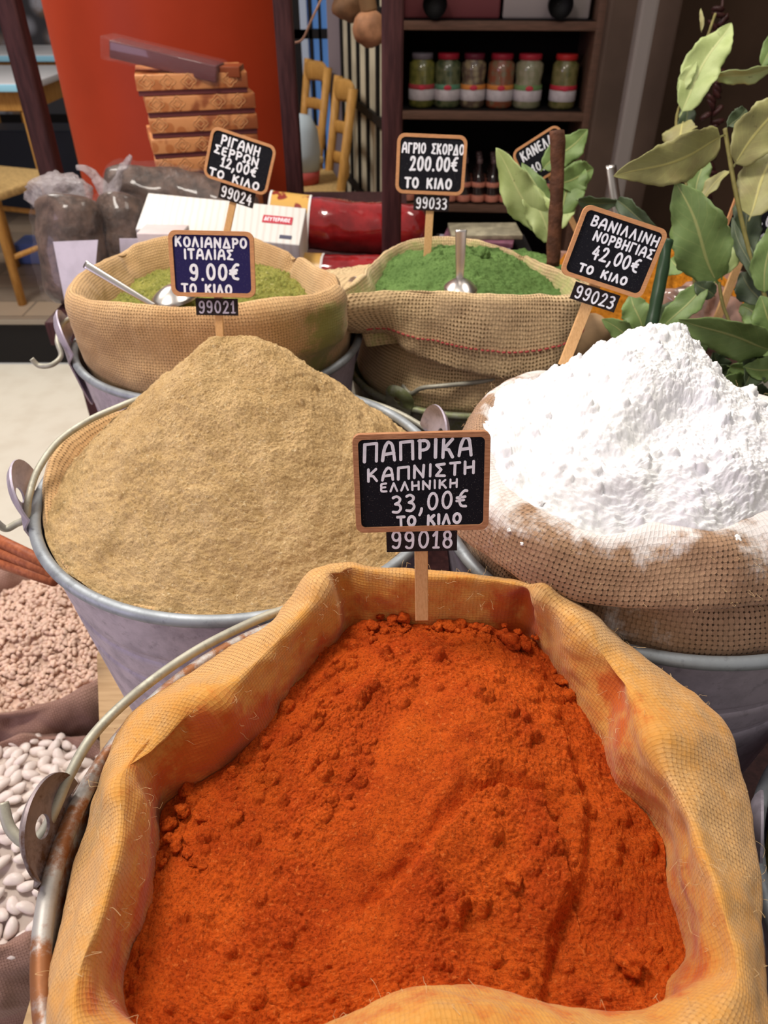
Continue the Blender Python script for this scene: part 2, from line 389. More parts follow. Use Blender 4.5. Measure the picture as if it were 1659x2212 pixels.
# jars
def glassy(name, col, col2):
    m, nt, b, n, l = mat(name); v = N(nt, 'ShaderNodeTexVoronoi', Scale=42.0); l.new(N(nt, 'ShaderNodeTexCoord').outputs['Object'], v.inputs['Vector'])
    l.new(mixc(nt, ramp(nt, v.outputs['Distance'], .2, .7), col, col2), b.inputs['Base Color']); b.inputs['Roughness'].default_value = .5
    b.inputs['Coat Weight'].default_value = 1; b.inputs['Coat Roughness'].default_value = .05; return m
labw = plain('jar_label_paper', (.55, .50, .52), .6, var=.15, vs_=60)
jars = [(910, 'olive green pickles', (.32, .30, .06), (.16, .17, .03), (.20, .17, .2), (.40, .05, .06), .047, 'pickle jar with olive contents and pink band, leftmost on the shelf'),
        (964, '', (.05, .09, .03), (.20, .22, .10), (.42, .02, .04), (.10, .25, .16), .047, 'jar of dark green pickles with a red lid, second from the cabinet\'s left side'),
        (1018, '', (.45, .36, .20), (.16, .10, .07), (.16, .02, .04), (.60, .22, .05), .045, 'jar of beige antipasti with orange band and dark purple lid'),
        (1075, '', (.30, .22, .12), (.40, .10, .04), (.38, .02, .04), (.60, .22, .05), .048, 'jar of mixed red and green antipasti with orange band, fourth along'),
        (1133, '', (.50, .45, .30), (.36, .36, .20), (.50, .03, .05), (.15, .26, .10), .050, 'wide jar of pale cream contents with red lid and green band'),
        (1207, '', (.17, .17, .04), (.32, .28, .10), (.60, .03, .03), (.50, .03, .05), .047, 'jar of green peppers with red lid standing apart at the right')]
for i, (px_, _, c1, c2, lid, band, r, lab) in enumerate(jars):
    Yj = 3.06-.0; p = aty(px_, 235, Yj); zb = zs[1]+.0028; c = (p[0], cl((p[0]-cl(0, 0, 0)[0]), .09, 0)[1], zb); hh = .165
    t = thing('jar', lab, 'jar', c, 'jars on the middle shelf')
    waist = .88 if i in (2, 4) else .97
    add('glass_body', lathe([(.001, 0), (r*.85, .0), (r, .008), (r, .06), (r*waist, .085), (r*.98, .115), (r*.95, .138), (r*.72, .148), (r*.72, .152)], c, 32), glassy('jar_contents', tuple(c_*.6 for c_ in c1), tuple(c_*.6 for c_ in c2)), t)
    add('lid', lathe([(r*.74, .15), (r*.80, .151), (r*.80, .165), (r*.76, .168), (.001, .168)], c, 32), plain('jar_lid', tuple(c_*.7 for c_ in lid), .4), t)
    add('paper_label', lathe([(r*1.005, .025), (r*1.02, .026), (r*1.02, .058), (r*1.005, .059)], c, 32), labw, t)
    add('label_band', lathe([(r*1.004, .060), (r*1.018, .061), (r*1.0, .074), (r*.98, .075)], c, 32), plain('label_band', band, .5), t)
    add('label_badge', blob((c[0]-.002, c[1]-r*1.0, zb+.066), .011, i, 2, 0, (1.3, .25, .8)), plain('badge', (.55, .04, .07), .5), t)
# small bottles: three rows of dark bottles on the third shelf
bm_glass = plain('dark_bottle_glass', (.018, .008, .008), .12, coat=1); peach = plain('peach_label', (.66, .25, .17), .6, var=.25, vs_=150)
def bottle(c, s=1):
    t = thing('sauce_bottle', 'small dark sauce bottle with peach label on the third shelf', 'bottle', c, 'small dark bottles on the third shelf')
    add('glass', lathe([(.001, 0), (.023, 0), (.026, .004), (.026, .075), (.02, .095), (.0095, .112), (.009, .14)], c, 20), bm_glass, t)
    add('cap', lathe([(.0105, .138), (.0105, .153), (.001, .154)], c, 16), plain('cap', (.10, .06, .06), .3), t)
    add('paper_label', lathe([(.0262, .006), (.0268, .007), (.0268, .028), (.0262, .029)], c, 20), peach, t)
    add('upper_label', lathe([(.0262, .058), (.0268, .059), (.0268, .074), (.0262, .075)], c, 20), peach, t)
    return t
def copy_thing(o, loc, label=None):
    c = o.copy(); C.objects.link(c); c.location = tuple(loc)
    if label: c['label'] = label
    for ch in o.children:
        d = ch.copy(); C.objects.link(d); d.parent = c
        for g in ch.children:
            e = g.copy(); C.objects.link(e); e.parent = d
    return c
b0 = None
for row in range(3):
    for k in range(12):
        q = cl(.035+.0535*k, .035+row*.062, zs[2]+.003)
        if b0 is None: b0 = bottle(q)
        else: copy_thing(b0, q)
for k in range(6):
    q = cl(.10+.062*k, .07, zs[3]+.003); copy_thing(b0, q, 'small dark bottle on the lowest visible shelf, only its cap showing')['group'] = 'bottles on the lowest shelf'

# hanging gourds
t = thing('hanging_gourd', 'tan dried gourd hanging at the top behind the dark post', 'gourd', aty(800, 60, 1.9))
q = aty(798, 62, 1.9)
add('gourd_body', blob(q, .036, 3, 3, .15, (1, 1, 1.0)), plain('gourd_skin', (.42, .20, .10), .6, var=.4, vs_=25), t)
add('gourd_neck', tube(crom([q+[0, 0, .03], q+[-.01, 0, .07], q+[-.03, 0, .11]], 5), .018, 12), plain('gourd_neck', (.20, .11, .05), .6), t)
q2 = aty(762, 10, 1.95)
o = add('hanging_gourd', blob(q2, .04, 5, 3, .15, (1.1, 1, .8)), plain('gourd_brown', (.24, .13, .06), .6, var=.4, vs_=25)); setp(o, 'small brown gourd at the very top, left of the tan one', 'gourd')
o = add('twine', tube(crom([aty(700, -15, 1.8), aty(672, 45, 1.8), aty(650, 88, 1.8), aty(612, 92, 1.8)], 6), .0025, 6), plain('twine', (.40, .22, .14), .8)); setp(o, 'thin brown twine crossing the blue window', 'string')

# chairs
def chair(org, rz, label, seat_h=.45, hh=.83):
    R = rotm('Z', rz); org = np.array(org, float)
    t = thing('dining_chair', label, 'chair', org, 'pine dining chairs')
    def W(p): return org+R@np.array(p)
    for sx in (-1, 1):
        add('back_post', tube(np.array([W((sx*.18, .20, 0)), W((sx*.18, .19, seat_h)), W((sx*.195, .25, hh))]), .019, 10), M['pine'], t)
        add('leg', tube(np.array([W((sx*.20, -.19, 0)), W((sx*.20, -.19, seat_h))]), .019, 10), M['pine'], t)
        add('stretcher', tube(np.array([W((sx*.20, -.19, .2)), W((sx*.18, .195, .2))]), .012, 8), M['pine'], t)
    add('stretcher', tube(np.array([W((-.2, -.19, .28)), W((.2, -.19, .28))]), .012, 8), M['pine'], t)
    add('seat', box(W((0, 0, seat_h)), (.42, .42, .035), .01, M=R), plain('rush_seat', (.50, .33, .13), .8, var=.3, vs_=60, bmp=.5), t)
    for z, h_ in ((hh-.05, .085), (hh-.19, .05), (hh-.31, .05)):
        P = [W((x, .205+.045*(z-seat_h)/.46+.035*(1-(x/.19)**2), z+.012*(1-(x/.19)**2))) for x in np.linspace(-.19, .19, 9)]
        v1, f1 = tube(np.array(P), h_/2, 8); 
        # flatten rail: scale about its centre line normal to keep it board like
        y_ax = R@np.array([0, 1, 0]); cen = np.repeat(np.array(P), 8, 0); dlt = v1-cen; v1 = cen+dlt-np.outer(dlt@y_ax, y_ax)*.72
        add('back_rail', (v1, f1), M['pine'], t)
    return t
def floorpt(px, Y): r = aty(px, 200, Y); return np.array([r[0], Y, ZP])
p = aty(700, 260, 3.42); chair((-.40, 3.36, ZP), -79, 'pine ladderback chair nearer the lattice door, turned sideways')
chair((-.55, 3.98, ZP), -72, 'pine chair half hidden behind the thin dark post')
chair((-1.70, 3.42, ZP), 160, 'pine chair at the far left edge, in front of the blue edged table')
p = aty(668, 285, 3.40); q_ = np.array([p[0]-.03, 3.34, ZP+.45+.0185])
t = thing('cloth_bag', 'pale blue bag with a red base standing on the seat of the nearer pine chair', 'bag', q_)
add('bag_body', lathe([(.001, .05), (.07, .05), (.078, .12), (.070, .20), (.045, .25), (.001, .26)], q_, 24), plain('pale_blue_cloth', (.42, .50, .56), .7), t)
add('bag_base', lathe([(.001, 0), (.066, .0), (.072, .05), (.001, .052)], q_, 24), plain('red_cloth', (.40, .07, .06), .7), t)
# tables left
def table(c, size, label, ed):
    t = thing('cafe_table', label, 'table', (c[0], c[1], ZP), 'cafe tables')
    add('tabletop', box((c[0], c[1], c[2]), (size[0], size[1], .03), .004), plain('white_top', (.60, .60, .62), .25), t)
    add('top_edge', box((c[0], c[1]-size[1]/2-.006, c[2]-.004), (size[0], .012, .03), .003), plain('sky_blue_edge', (.30, .62, .80), .4), t)
    add('apron', box((c[0], c[1], c[2]-.06), (size[0]-.08, size[1]-.08, .09), .003), M['pine'], t)
    for sx in (-1, 1):
        for sy in (-1, 1):
            hz = c[2]-.1-ZP; add('leg', box((c[0]+sx*(size[0]/2-.07), c[1]+sy*(size[1]/2-.07), ZP+hz/2), (.05, .05, hz), .004), M['pine'], t)
table((-2.05, 4.25, .96), (.85, .7), 'cafe table with white top and pale blue edge at the upper left corner', 0)
table((-2.05, 5.4, .96), (.9, .6), 'second cafe table further back against the stone wall', 0)
o = add('storage_bench', box((-2.0, 4.78, ZP+.22), (.85, .25, .44), .01), plain('dark_blue_bench', (.03, .04, .06), .5)); setp(o, 'dark low bench under the blue edged table', 'bench')
o = add('blue_crate', box((-1.68, 3.78, ZP+.05), (.30, .16, .10), .01), plain('blue_plastic', (.10, .16, .42), .5)); setp(o, 'low blue plastic crate lying on the plank floor at left', 'crate')

# ------------------------------------------------------------------ display stands
zS = H-.62
V = np.array([(-.245, -.05), (-.265, .42), (-.312, .56), (-.312, 1.10), (1.1, 1.10), (1.1, -.05)])
n_ = len(V); SV = np.array([(x, y, zS-.004) for x, y in V]+[(x, y, zS-.05) for x, y in V])
SF = [tuple(range(n_))[::-1], tuple(range(n_, 2*n_))]+[(i, (i+1) % n_, n_+(i+1) % n_, n_+i) for i in range(n_)]
t = thing('display_stand', 'tan wooden stand carrying the galvanised buckets', 'stand', (.3, .5, 0))
m_st = wood('stand_wood', (.50, .33, .17), (.40, .25, .12), (3, 40, 40), .6)
add('top_board', (SV, SF), M['dark_wood'], t, smooth=False)
q0 = [(V[i][0]+dx_, V[i][1]) for dx_ in (-.006, .045) for i in ((0, 1, 2, 3) if dx_ < 0 else (3, 2, 1, 0))]; nq_ = len(q0)
add('edge_board', (np.array([(x, y, zS) for x, y in q0]+[(x, y, zS-.0035) for x, y in q0]), [tuple(range(nq_))[::-1], tuple(range(nq_, 2*nq_))]+[(i, (i+1) % nq_, nq_+(i+1) % nq_, nq_+i) for i in range(nq_)]), m_st, t, smooth=False)
for x, y in ((-.18, .02), (-.24, 1.03), (1.0, .02), (1.0, 1.03)):
    add('leg', box((x, y, (zS-.05)/2), (.06, .06, zS-.05), .004), m_st, t)
zR = H-.47
t = thing('rear_table', 'dark table behind the buckets piled with wrapped goods', 'table', (-.1, 1.5, 0))
add('tabletop', box((-.245, 1.54, zR-.0215), (.60, .82, .04), .003), M['dark_wood'], t)
for x, y in ((-.50, 1.18), (-.50, 1.90), (.01, 1.18), (.01, 1.90)): add('leg', box((x, y, (zR-.04)/2), (.05, .05, zR-.04), .003), M['dark_wood'], t)

# ------------------------------------------------------------------ buckets
def ear(c, R, d, phi, hgt, mt, parent, scale=1.0, taper=.80):
    er = np.array([math.cos(phi), math.sin(phi), 0]); et = np.array([-math.sin(phi), math.cos(phi), 0]); up = np.array([0, 0, 1.])
    zr = H-d; n = 40; rc = .0225*scale; uc = .014*scale
    outer = []; inner = []
    for k in range(n):
        a = 2*PI*k/n; co, si = math.cos(a), math.sin(a)
        if si >= -.2: o_ = (rc*co, uc+rc*si)
        else:
            f = (-si-.2)/.8; o_ = (rc*co*(1-.15*f), uc+rc*(-.2)-f*.050*scale)
        outer.append(o_); inner.append((.0052*scale*co, uc+.0052*scale*si))
    def P(t_, u_, off):
        sl = (1-taper)*R/hgt
        base = R+.0035-max(0, -u_)*sl if u_ < 0 else R+.0035+.22*u_
        return np.array([c[0], c[1], zr])+er*(base+off)+et*t_+up*(u_ if u_ < 0 else u_*.86)
    V = []
    for off in (0, .0016):
        for f in (0, .25, .5, .75, 1):
            for k in range(n):
                t_ = inner[k][0]*(1-f)+outer[k][0]*f; u_ = inner[k][1]*(1-f)+outer[k][1]*f
                V.append(P(t_, u_, off-.006*scale*f**3*(1 if outer[k][1] > uc-.5*rc else 0)))
    Fc = []
    for s in (0, 1):
        b0_ = s*5*n
        for j in range(4):
            for k in range(n):
                q = (b0_+j*n+k, b0_+j*n+(k+1) % n, b0_+(j+1)*n+(k+1) % n, b0_+(j+1)*n+k); Fc.append(q if s else q[::-1])
    for j in (0, 4):
        for k in range(n):
            q = (j*n+k, j*n+(k+1) % n, 5*n+j*n+(k+1) % n, 5*n+j*n+k); Fc.append(q if j == 4 else q[::-1])
    add('ear', (V, Fc), mt, parent, sharp=40)
    for u_ in (-.012, -.028):
        add('rivet', blob(P(0, u_*scale, .0025), .0028, 1, 2, 0), mt, parent)
    return P(0, uc, 0)
def bucket(c, R, d, hgt, ears, bail, mt, label, taper=.80, escale=1.0, wr=.0028):
    z = H-d; t = thing('bucket', label, 'bucket', (c[0], c[1], z-hgt), 'galvanised spice buckets')
    pr = [(.001, -hgt+.006)]
    pr += [(R*taper-.002, -hgt+.006), (R*taper-.002, -hgt), (R*taper, -hgt)]
    for s in np.linspace(0, 1, 110):
        rr = R*(taper+(1-taper)*s); zz = -hgt*(1-s)
        for s0 in (.30, .68, .79): rr -= .0026*math.exp(-((s-s0)/.012)**2)
        pr.append((rr, zz))
    pr += [(R-.0015, 0)]+[(R*(taper+(1-taper)*s)-.0015, -hgt*(1-s)) for s in np.linspace(.97, .05, 12)]+[(R*taper-.004, -hgt+.008), (.001, -hgt+.008)]
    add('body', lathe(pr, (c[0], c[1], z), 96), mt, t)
    a = np.linspace(0, 2*PI, 120, endpoint=False)
    add('rim', tube(np.stack([c[0]+(R+.001)*np.cos(a), c[1]+(R+.001)*np.sin(a), np.full(120, z)], 1), .0046, 12, closed=True), M['rim'] if mt is M['galv'] else mt, t)
    for e in ears: ear(c, R, d, math.radians(e), hgt, M['galv_rusty'] if mt is M['galv_dusty'] else mt, t, escale, taper)
    if bail is not None: add('handle', tube(crom(bail, 8), wr, 12), M['wire'], t)
    return t
def W3(x, y, d): return np.array([x, y, H-d])
CP = (.006, .194); CCo = (-.116, .509); CO = (-.196, .836); CG = (.109, .928); CW = (.206, .461)
bucket(CP, .1635, .35, .268, (180,), [atd(6, 1735, .335), atd(22, 1790, .342), atd(60, 1822, .347), atd(95, 1795, .345), atd(122, 1740, .339), atd(150, 1675, .334), atd(200, 1590, .330), atd(285, 1505, .328), atd(400, 1420, .328), atd(510, 1360, .330), atd(620, 1315, .334), atd(740, 1290, .350), W3(.03, .375, .36), W3(.10, .345, .36), W3(.155, .28, .36), W3(.172, .20, .347)],
       M['galv_dusty'], 'front galvanised bucket dusted with orange, holding the sack of orange powder', escale=1.15)
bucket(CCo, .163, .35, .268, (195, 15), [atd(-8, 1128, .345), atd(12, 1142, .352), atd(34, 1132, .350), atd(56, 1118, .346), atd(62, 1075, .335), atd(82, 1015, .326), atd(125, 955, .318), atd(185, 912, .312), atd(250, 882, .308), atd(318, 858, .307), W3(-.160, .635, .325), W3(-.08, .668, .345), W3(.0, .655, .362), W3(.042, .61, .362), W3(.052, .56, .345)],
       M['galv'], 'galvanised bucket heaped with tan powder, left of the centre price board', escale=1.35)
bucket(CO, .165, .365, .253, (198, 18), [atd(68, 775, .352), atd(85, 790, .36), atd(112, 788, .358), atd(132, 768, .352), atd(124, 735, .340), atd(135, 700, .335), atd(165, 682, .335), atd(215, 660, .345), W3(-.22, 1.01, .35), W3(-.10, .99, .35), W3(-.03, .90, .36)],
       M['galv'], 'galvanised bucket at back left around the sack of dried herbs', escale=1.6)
bucket(CG, .155, .44, .178, (235, 55), [atd(870, 832, .42), atd(888, 850, .425), atd(912, 838, .412), atd(960, 833, .405), atd(1040, 824, .402), atd(1120, 806, .400), atd(1190, 783, .40), atd(1240, 762, .402), W3(.285, .90, .42), W3(.25, 1.0, .43), W3(.19, 1.05, .43)],
       M['galv_green'], 'greenish dusty galvanised bucket around the sack of green powder', .86, .9)
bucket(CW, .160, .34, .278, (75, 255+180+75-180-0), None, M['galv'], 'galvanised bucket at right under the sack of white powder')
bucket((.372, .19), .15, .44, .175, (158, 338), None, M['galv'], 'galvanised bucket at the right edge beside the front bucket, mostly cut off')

# ------------------------------------------------------------------ sacks
def periodic(keys, vals, q):
    o = np.argsort(keys); k = np.array(keys)[o]; v = np.array(vals)[o]; n = len(k)
    k3 = np.concatenate([k-2*PI, k, k+2*PI]); v3 = np.concatenate([v, v, v])
    tg = np.gradient(v3, k3); i = np.searchsorted(k3, q, side='right')-1
    h = k3[i+1]-k3[i]; t = (q-k3[i])/h
    return (2*t**3-3*t**2+1)*v3[i]+(t**3-2*t**2+t)*h*tg[i]+(-2*t**3+3*t**2)*v3[i+1]+(t**3-t**2)*h*tg[i+1]
def loop(cen, spec, q):
    ks, rs, ds = [], [], []
    for s in spec:
        if s[0] == 'p': a = math.radians(s[1]) % (2*PI); r = s[2]; d = s[3]
        else:
            p = atd(*s); dx = p[0]-cen[0]; dy = p[1]-cen[1]; a = math.atan2(dy, dx) % (2*PI); r = math.hypot(dx, dy); d = s[2]
        ks.append(a); rs.append(r); ds.append(d)
    return periodic(ks, rs, q), periodic(ks, ds, q)
def blendloop(cen, A, B, fr, fd, n=40):
    q = np.linspace(0, 2*PI, n, endpoint=False); r1, d1 = loop(cen, A, q); r2, d2 = loop(cen, B, q)
    return [('p', math.degrees(a), r1[i]+fr*(r2[i]-r1[i]), d1[i]+fd*(d2[i]-d1[i])) for i, a in enumerate(q)]
def sack(name, label, cen, specs, mt, M_=480, per=16, amp=.002, ns=22, folds=(), stain=None, seed=0, extra=None, weave=None, tmap=None):
    weave = {'burlap_paprika': .0022, 'burlap_vanillin': .0031, 'burlap_garlic': .0040}.get(mt.name, .0030)
    M_ += 1; q = np.linspace(-PI/2, 1.5*PI, M_); Ls = []
    for sp in specs:
        r, d = loop(cen, sp, q); Ls.append(np.stack([cen[0]+r*np.cos(q), cen[1]+r*np.sin(q), H-d], 1))
    A = np.array(Ls); nL = len(Ls)
    G = crom(A, per); R_ = G.shape[0]; ti = np.linspace(0, nL-1, R_)
    dphi = np.roll(G, -1, 1)-np.roll(G, 1, 1); dt = np.gradient(G, axis=0); nn = np.cross(dphi, dt); nn /= np.linalg.norm(nn, axis=2)[..., None]+1e-9
    # outward orientation check on the outermost row
    k = R_//2; rad = G[k]-np.array([cen[0], cen[1], 0]); sgn = 1 if (nn[k]*np.concatenate([rad[:, :2], np.full((M_, 1), .05)], 1)).sum() > 0 else -1
    nn *= sgn
    nz = fbm(G*np.array([1, 1, 1.3])+seed, ns, 3); disp = amp*nz
    disp += amp*.35*fbm(G+seed+5, ns*3.2, 2)
    if tmap is not None: ti = np.interp(ti, *tmap)
    T = np.repeat(ti[:, None], M_, 1); Q = np.repeat(q[None], R_, 0)
    for (ph, wd, am, t0, t1, slope) in folds:
        dd = (Q-math.radians(ph+0)-slope*(T-t0)+PI) % (2*PI)-PI
        disp += am*np.exp(-(dd/math.radians(wd))**2)*sstep(t0-.3, t0+.5, T)*(1-sstep(t1-.5, t1+.3, T))
    G = G+nn*disp[..., None]
    if extra is not None: G = extra(G, T, Q)
    # uv in metres
    seg = np.linalg.norm(np.diff(G, axis=0), axis=2).mean(1); v = np.concatenate([[0], np.cumsum(seg)])
    mid = G[R_//2]; su = np.linalg.norm(np.diff(mid, axis=0), axis=1); u = np.concatenate([[0], np.cumsum(su)])
    st = stain(G, T, Q).ravel() if stain else np.zeros(R_*M_)
    u *= round(u[-1]/weave/2)*2*weave/u[-1]; UV = np.stack([np.repeat(u[None], R_, 0), np.repeat(v[:, None], M_, 1)], -1).reshape(-1, 2)
    Fc = gridf(R_, M_, False)
    if sgn > 0: Fc = Fc[:, ::-1]
    o = add(name, (G.reshape(-1, 3), Fc), mt, uv=UV, attr={'stain': st})
    if label: setp(o, label, 'sack', 'burlap sacks of spice')
    return o, G, T, Q

# paprika sack: contact, crest, outer, under, inside the rim
Cc = [(820, 1338, .342), (778, 1345, .345), (700, 1412, .350), (620, 1500, .353), (540, 1610, .357), (450, 1682, .360), (365, 1730, .365), (345, 1800, .366), (335, 1900, .366), (310, 2000, .366), (265, 2110, .366), (280, 2200, .366), (480, 2260, .366), (720, 2212, .364), (850, 2155, .361), (980, 2135, .360), (1100, 2155, .361), (1200, 2190, .364), (1330, 2200, .366), (1425, 2190, .367), (1440, 2120, .368), (1480, 2062, .368), (1462, 1990, .368), (1440, 1900, .366), (1425, 1800, .364), (1330, 1695, .360), (1300, 1600, .355), (1235, 1500, .350), (1188, 1430, .348), (1142, 1368, .345), (1050, 1352, .343), (912, 1348, .342)]
Kc = [(810, 1230, .306), (733, 1219, .303), (662, 1305, .311), (545, 1420, .313), (430, 1515, .315), (330, 1590, .316), (262, 1665, .318), (255, 1780, .320), (232, 1900, .321), (200, 2010, .322), (165, 2110, .322), (165, 2230, .322), (400, 2330, .322), (700, 2330, .318), (980, 2260, .314), (1200, 2300, .318), (1420, 2330, .322), (1560, 2200, .320), (1600, 2090, .320), (1570, 1980, .320), (1540, 1880, .318), (1500, 1770, .316), (1450, 1660, .314), (1420, 1560, .311), (1345, 1450, .309), (1255, 1350, .306), (1150, 1272, .304), (1060, 1248, .306), (925, 1241, .307)]
Oc = [('p', 92, .178, .335), ('p', 110, .180, .335), (618, 1312, .332), (495, 1398, .333), (375, 1475, .334), (272, 1556, .334), (213, 1670, .338), (203, 1770, .342), (168, 1900, .345), (135, 2010, .345), (110, 2110, .345), (108, 2240, .345), ('p', 235, .173, .345), ('p', 270, .172, .345), ('p', 305, .174, .345), ('p', 325, .177, .345), (1658, 2110, .343), (1652, 2010, .343), (1640, 1890, .342), (1620, 1760, .342), (1600, 1665, .340), (1566, 1565, .338), (1455, 1468, .334), (1345, 1388, .332), (1240, 1308, .330), ('p', 75, .178, .335)]
Uc = [('p', a, .160, .372) for a in range(0, 360, 30)]; Ic = [('p', a, .148, .42) for a in range(0, 360, 30)]
Dc = []
for s in Cc:
    p = atd(*s); dx = p[0]-.01; dy = p[1]-.215; k = 1.03; Dc.append(('w', math.degrees(math.atan2(dy, dx)), math.hypot(dx, dy)*.94, s[2]+.03))
Dc = [('p', a, r, d) for _, a, r, d in Dc]
CS = (.01, .215)
def relp(lst, cfrom, cto):
    out = []
    for s in lst:
        if s[0] == 'p':
            x = cfrom[0]+s[2]*math.cos(math.radians(s[1])); y = cfrom[1]+s[2]*math.sin(math.radians(s[1]))
            out.append(('p', math.degrees(math.atan2(y-cto[1], x-cto[0])), math.hypot(x-cto[0], y-cto[1]), s[3]))
        else: out.append(s)
    return out
def st_pap(G, T, Q):
    near = 1-sstep(.9, 2.6, T); nz = fbm(G, 14, 4)
    patch = sstep(.15, .8, fbm(G+9, 18, 3))*.35
    left = np.exp(-((np.abs(Q-math.radians(163)))/.16)**2)*(1-sstep(1.6, 2.4, T))*.5
    rt = np.exp(-((np.abs(Q-math.radians(20)))/.5)**2)*.10
    return near*.58+nz*.24+patch*(.5+near)+left+rt+.08
Oc_r = relp(Oc, CP, CS)
Mid = []   # a loop between contact and crest keeps the inner wall plump
so_, pG, pT, pQ = sack('burlap_sack', 'golden burlap sack with rolled rim, stained orange, in the front bucket', CS, [Dc, Cc, blendloop(CS, Cc, Kc, .28, .62), Kc, Oc_r, relp(Uc, CP, CS), relp(Ic, CP, CS)], M['burlap_pap'], 720, 24, .0028, 20, tmap=([0, 1, 3, 4, 5, 6], [0, 1, 2, 3, 4, 5]),
     folds=[(103, 3.2, -.011, 1.0, 2.1, .06), (110, 4, .005, 1.0, 2.6, .04), (57, 2.6, -.009, 1.0, 2.0, -.02), (52, 4, .005, 1, 2.4, 0), (173, 8, -.010, 1.3, 2.35, -.03), (160, 6, .006, 1.2, 2.6, 0), (184, 5, .004, 1.2, 2.6, 0), (133, 8, -.004, 1.6, 2.6, .15), (22, 6, -.008, 1.2, 2.1, .1), (40, 8, .005, 1.2, 2.6, 0), (-33, 4, -.006, 1.2, 2.1, 0), (0, 5, .004, 1.2, 2.6, .1)], stain=st_pap, seed=1)

def fibres(parent, G, T, lo, hi, n, m_, seed):
    rg = np.random.default_rng(seed); rows = np.where((T[:, 0] > lo) & (T[:, 0] < hi))[0]; L = []
    for k in range(n):
        i = int(rg.choice(rows)); j = int(rg.integers(G.shape[1])); p = G[i, j]
        nrm = np.cross(G[i, (j+1) % G.shape[1]]-p, G[min(i+1, G.shape[0]-1), j]-p); nrm /= np.linalg.norm(nrm)+1e-12
        if nrm[2] < 0: nrm = -nrm
        d = rg.normal(size=3); d /= np.linalg.norm(d); l_ = rg.uniform(.0025, .006)
        P = crom([p-nrm*.0006, p+nrm*.0018+d*l_*.3, p+nrm*.0022+d*l_*.7+rg.normal(size=3)*.001, p+nrm*.0012+d*l_+rg.normal(size=3)*.0015], 3)
        L.append(tube(P, .00008, 4, caps=False))
    o = add('loose_fibres', merge(*L), m_, parent); o['kind'] = 'stuff'
fm_ = plain('jute_fibre', (.70, .50, .26), .8)
fibres(so_, pG, pT, 1.2, 3.2, 380, fm_, 1)
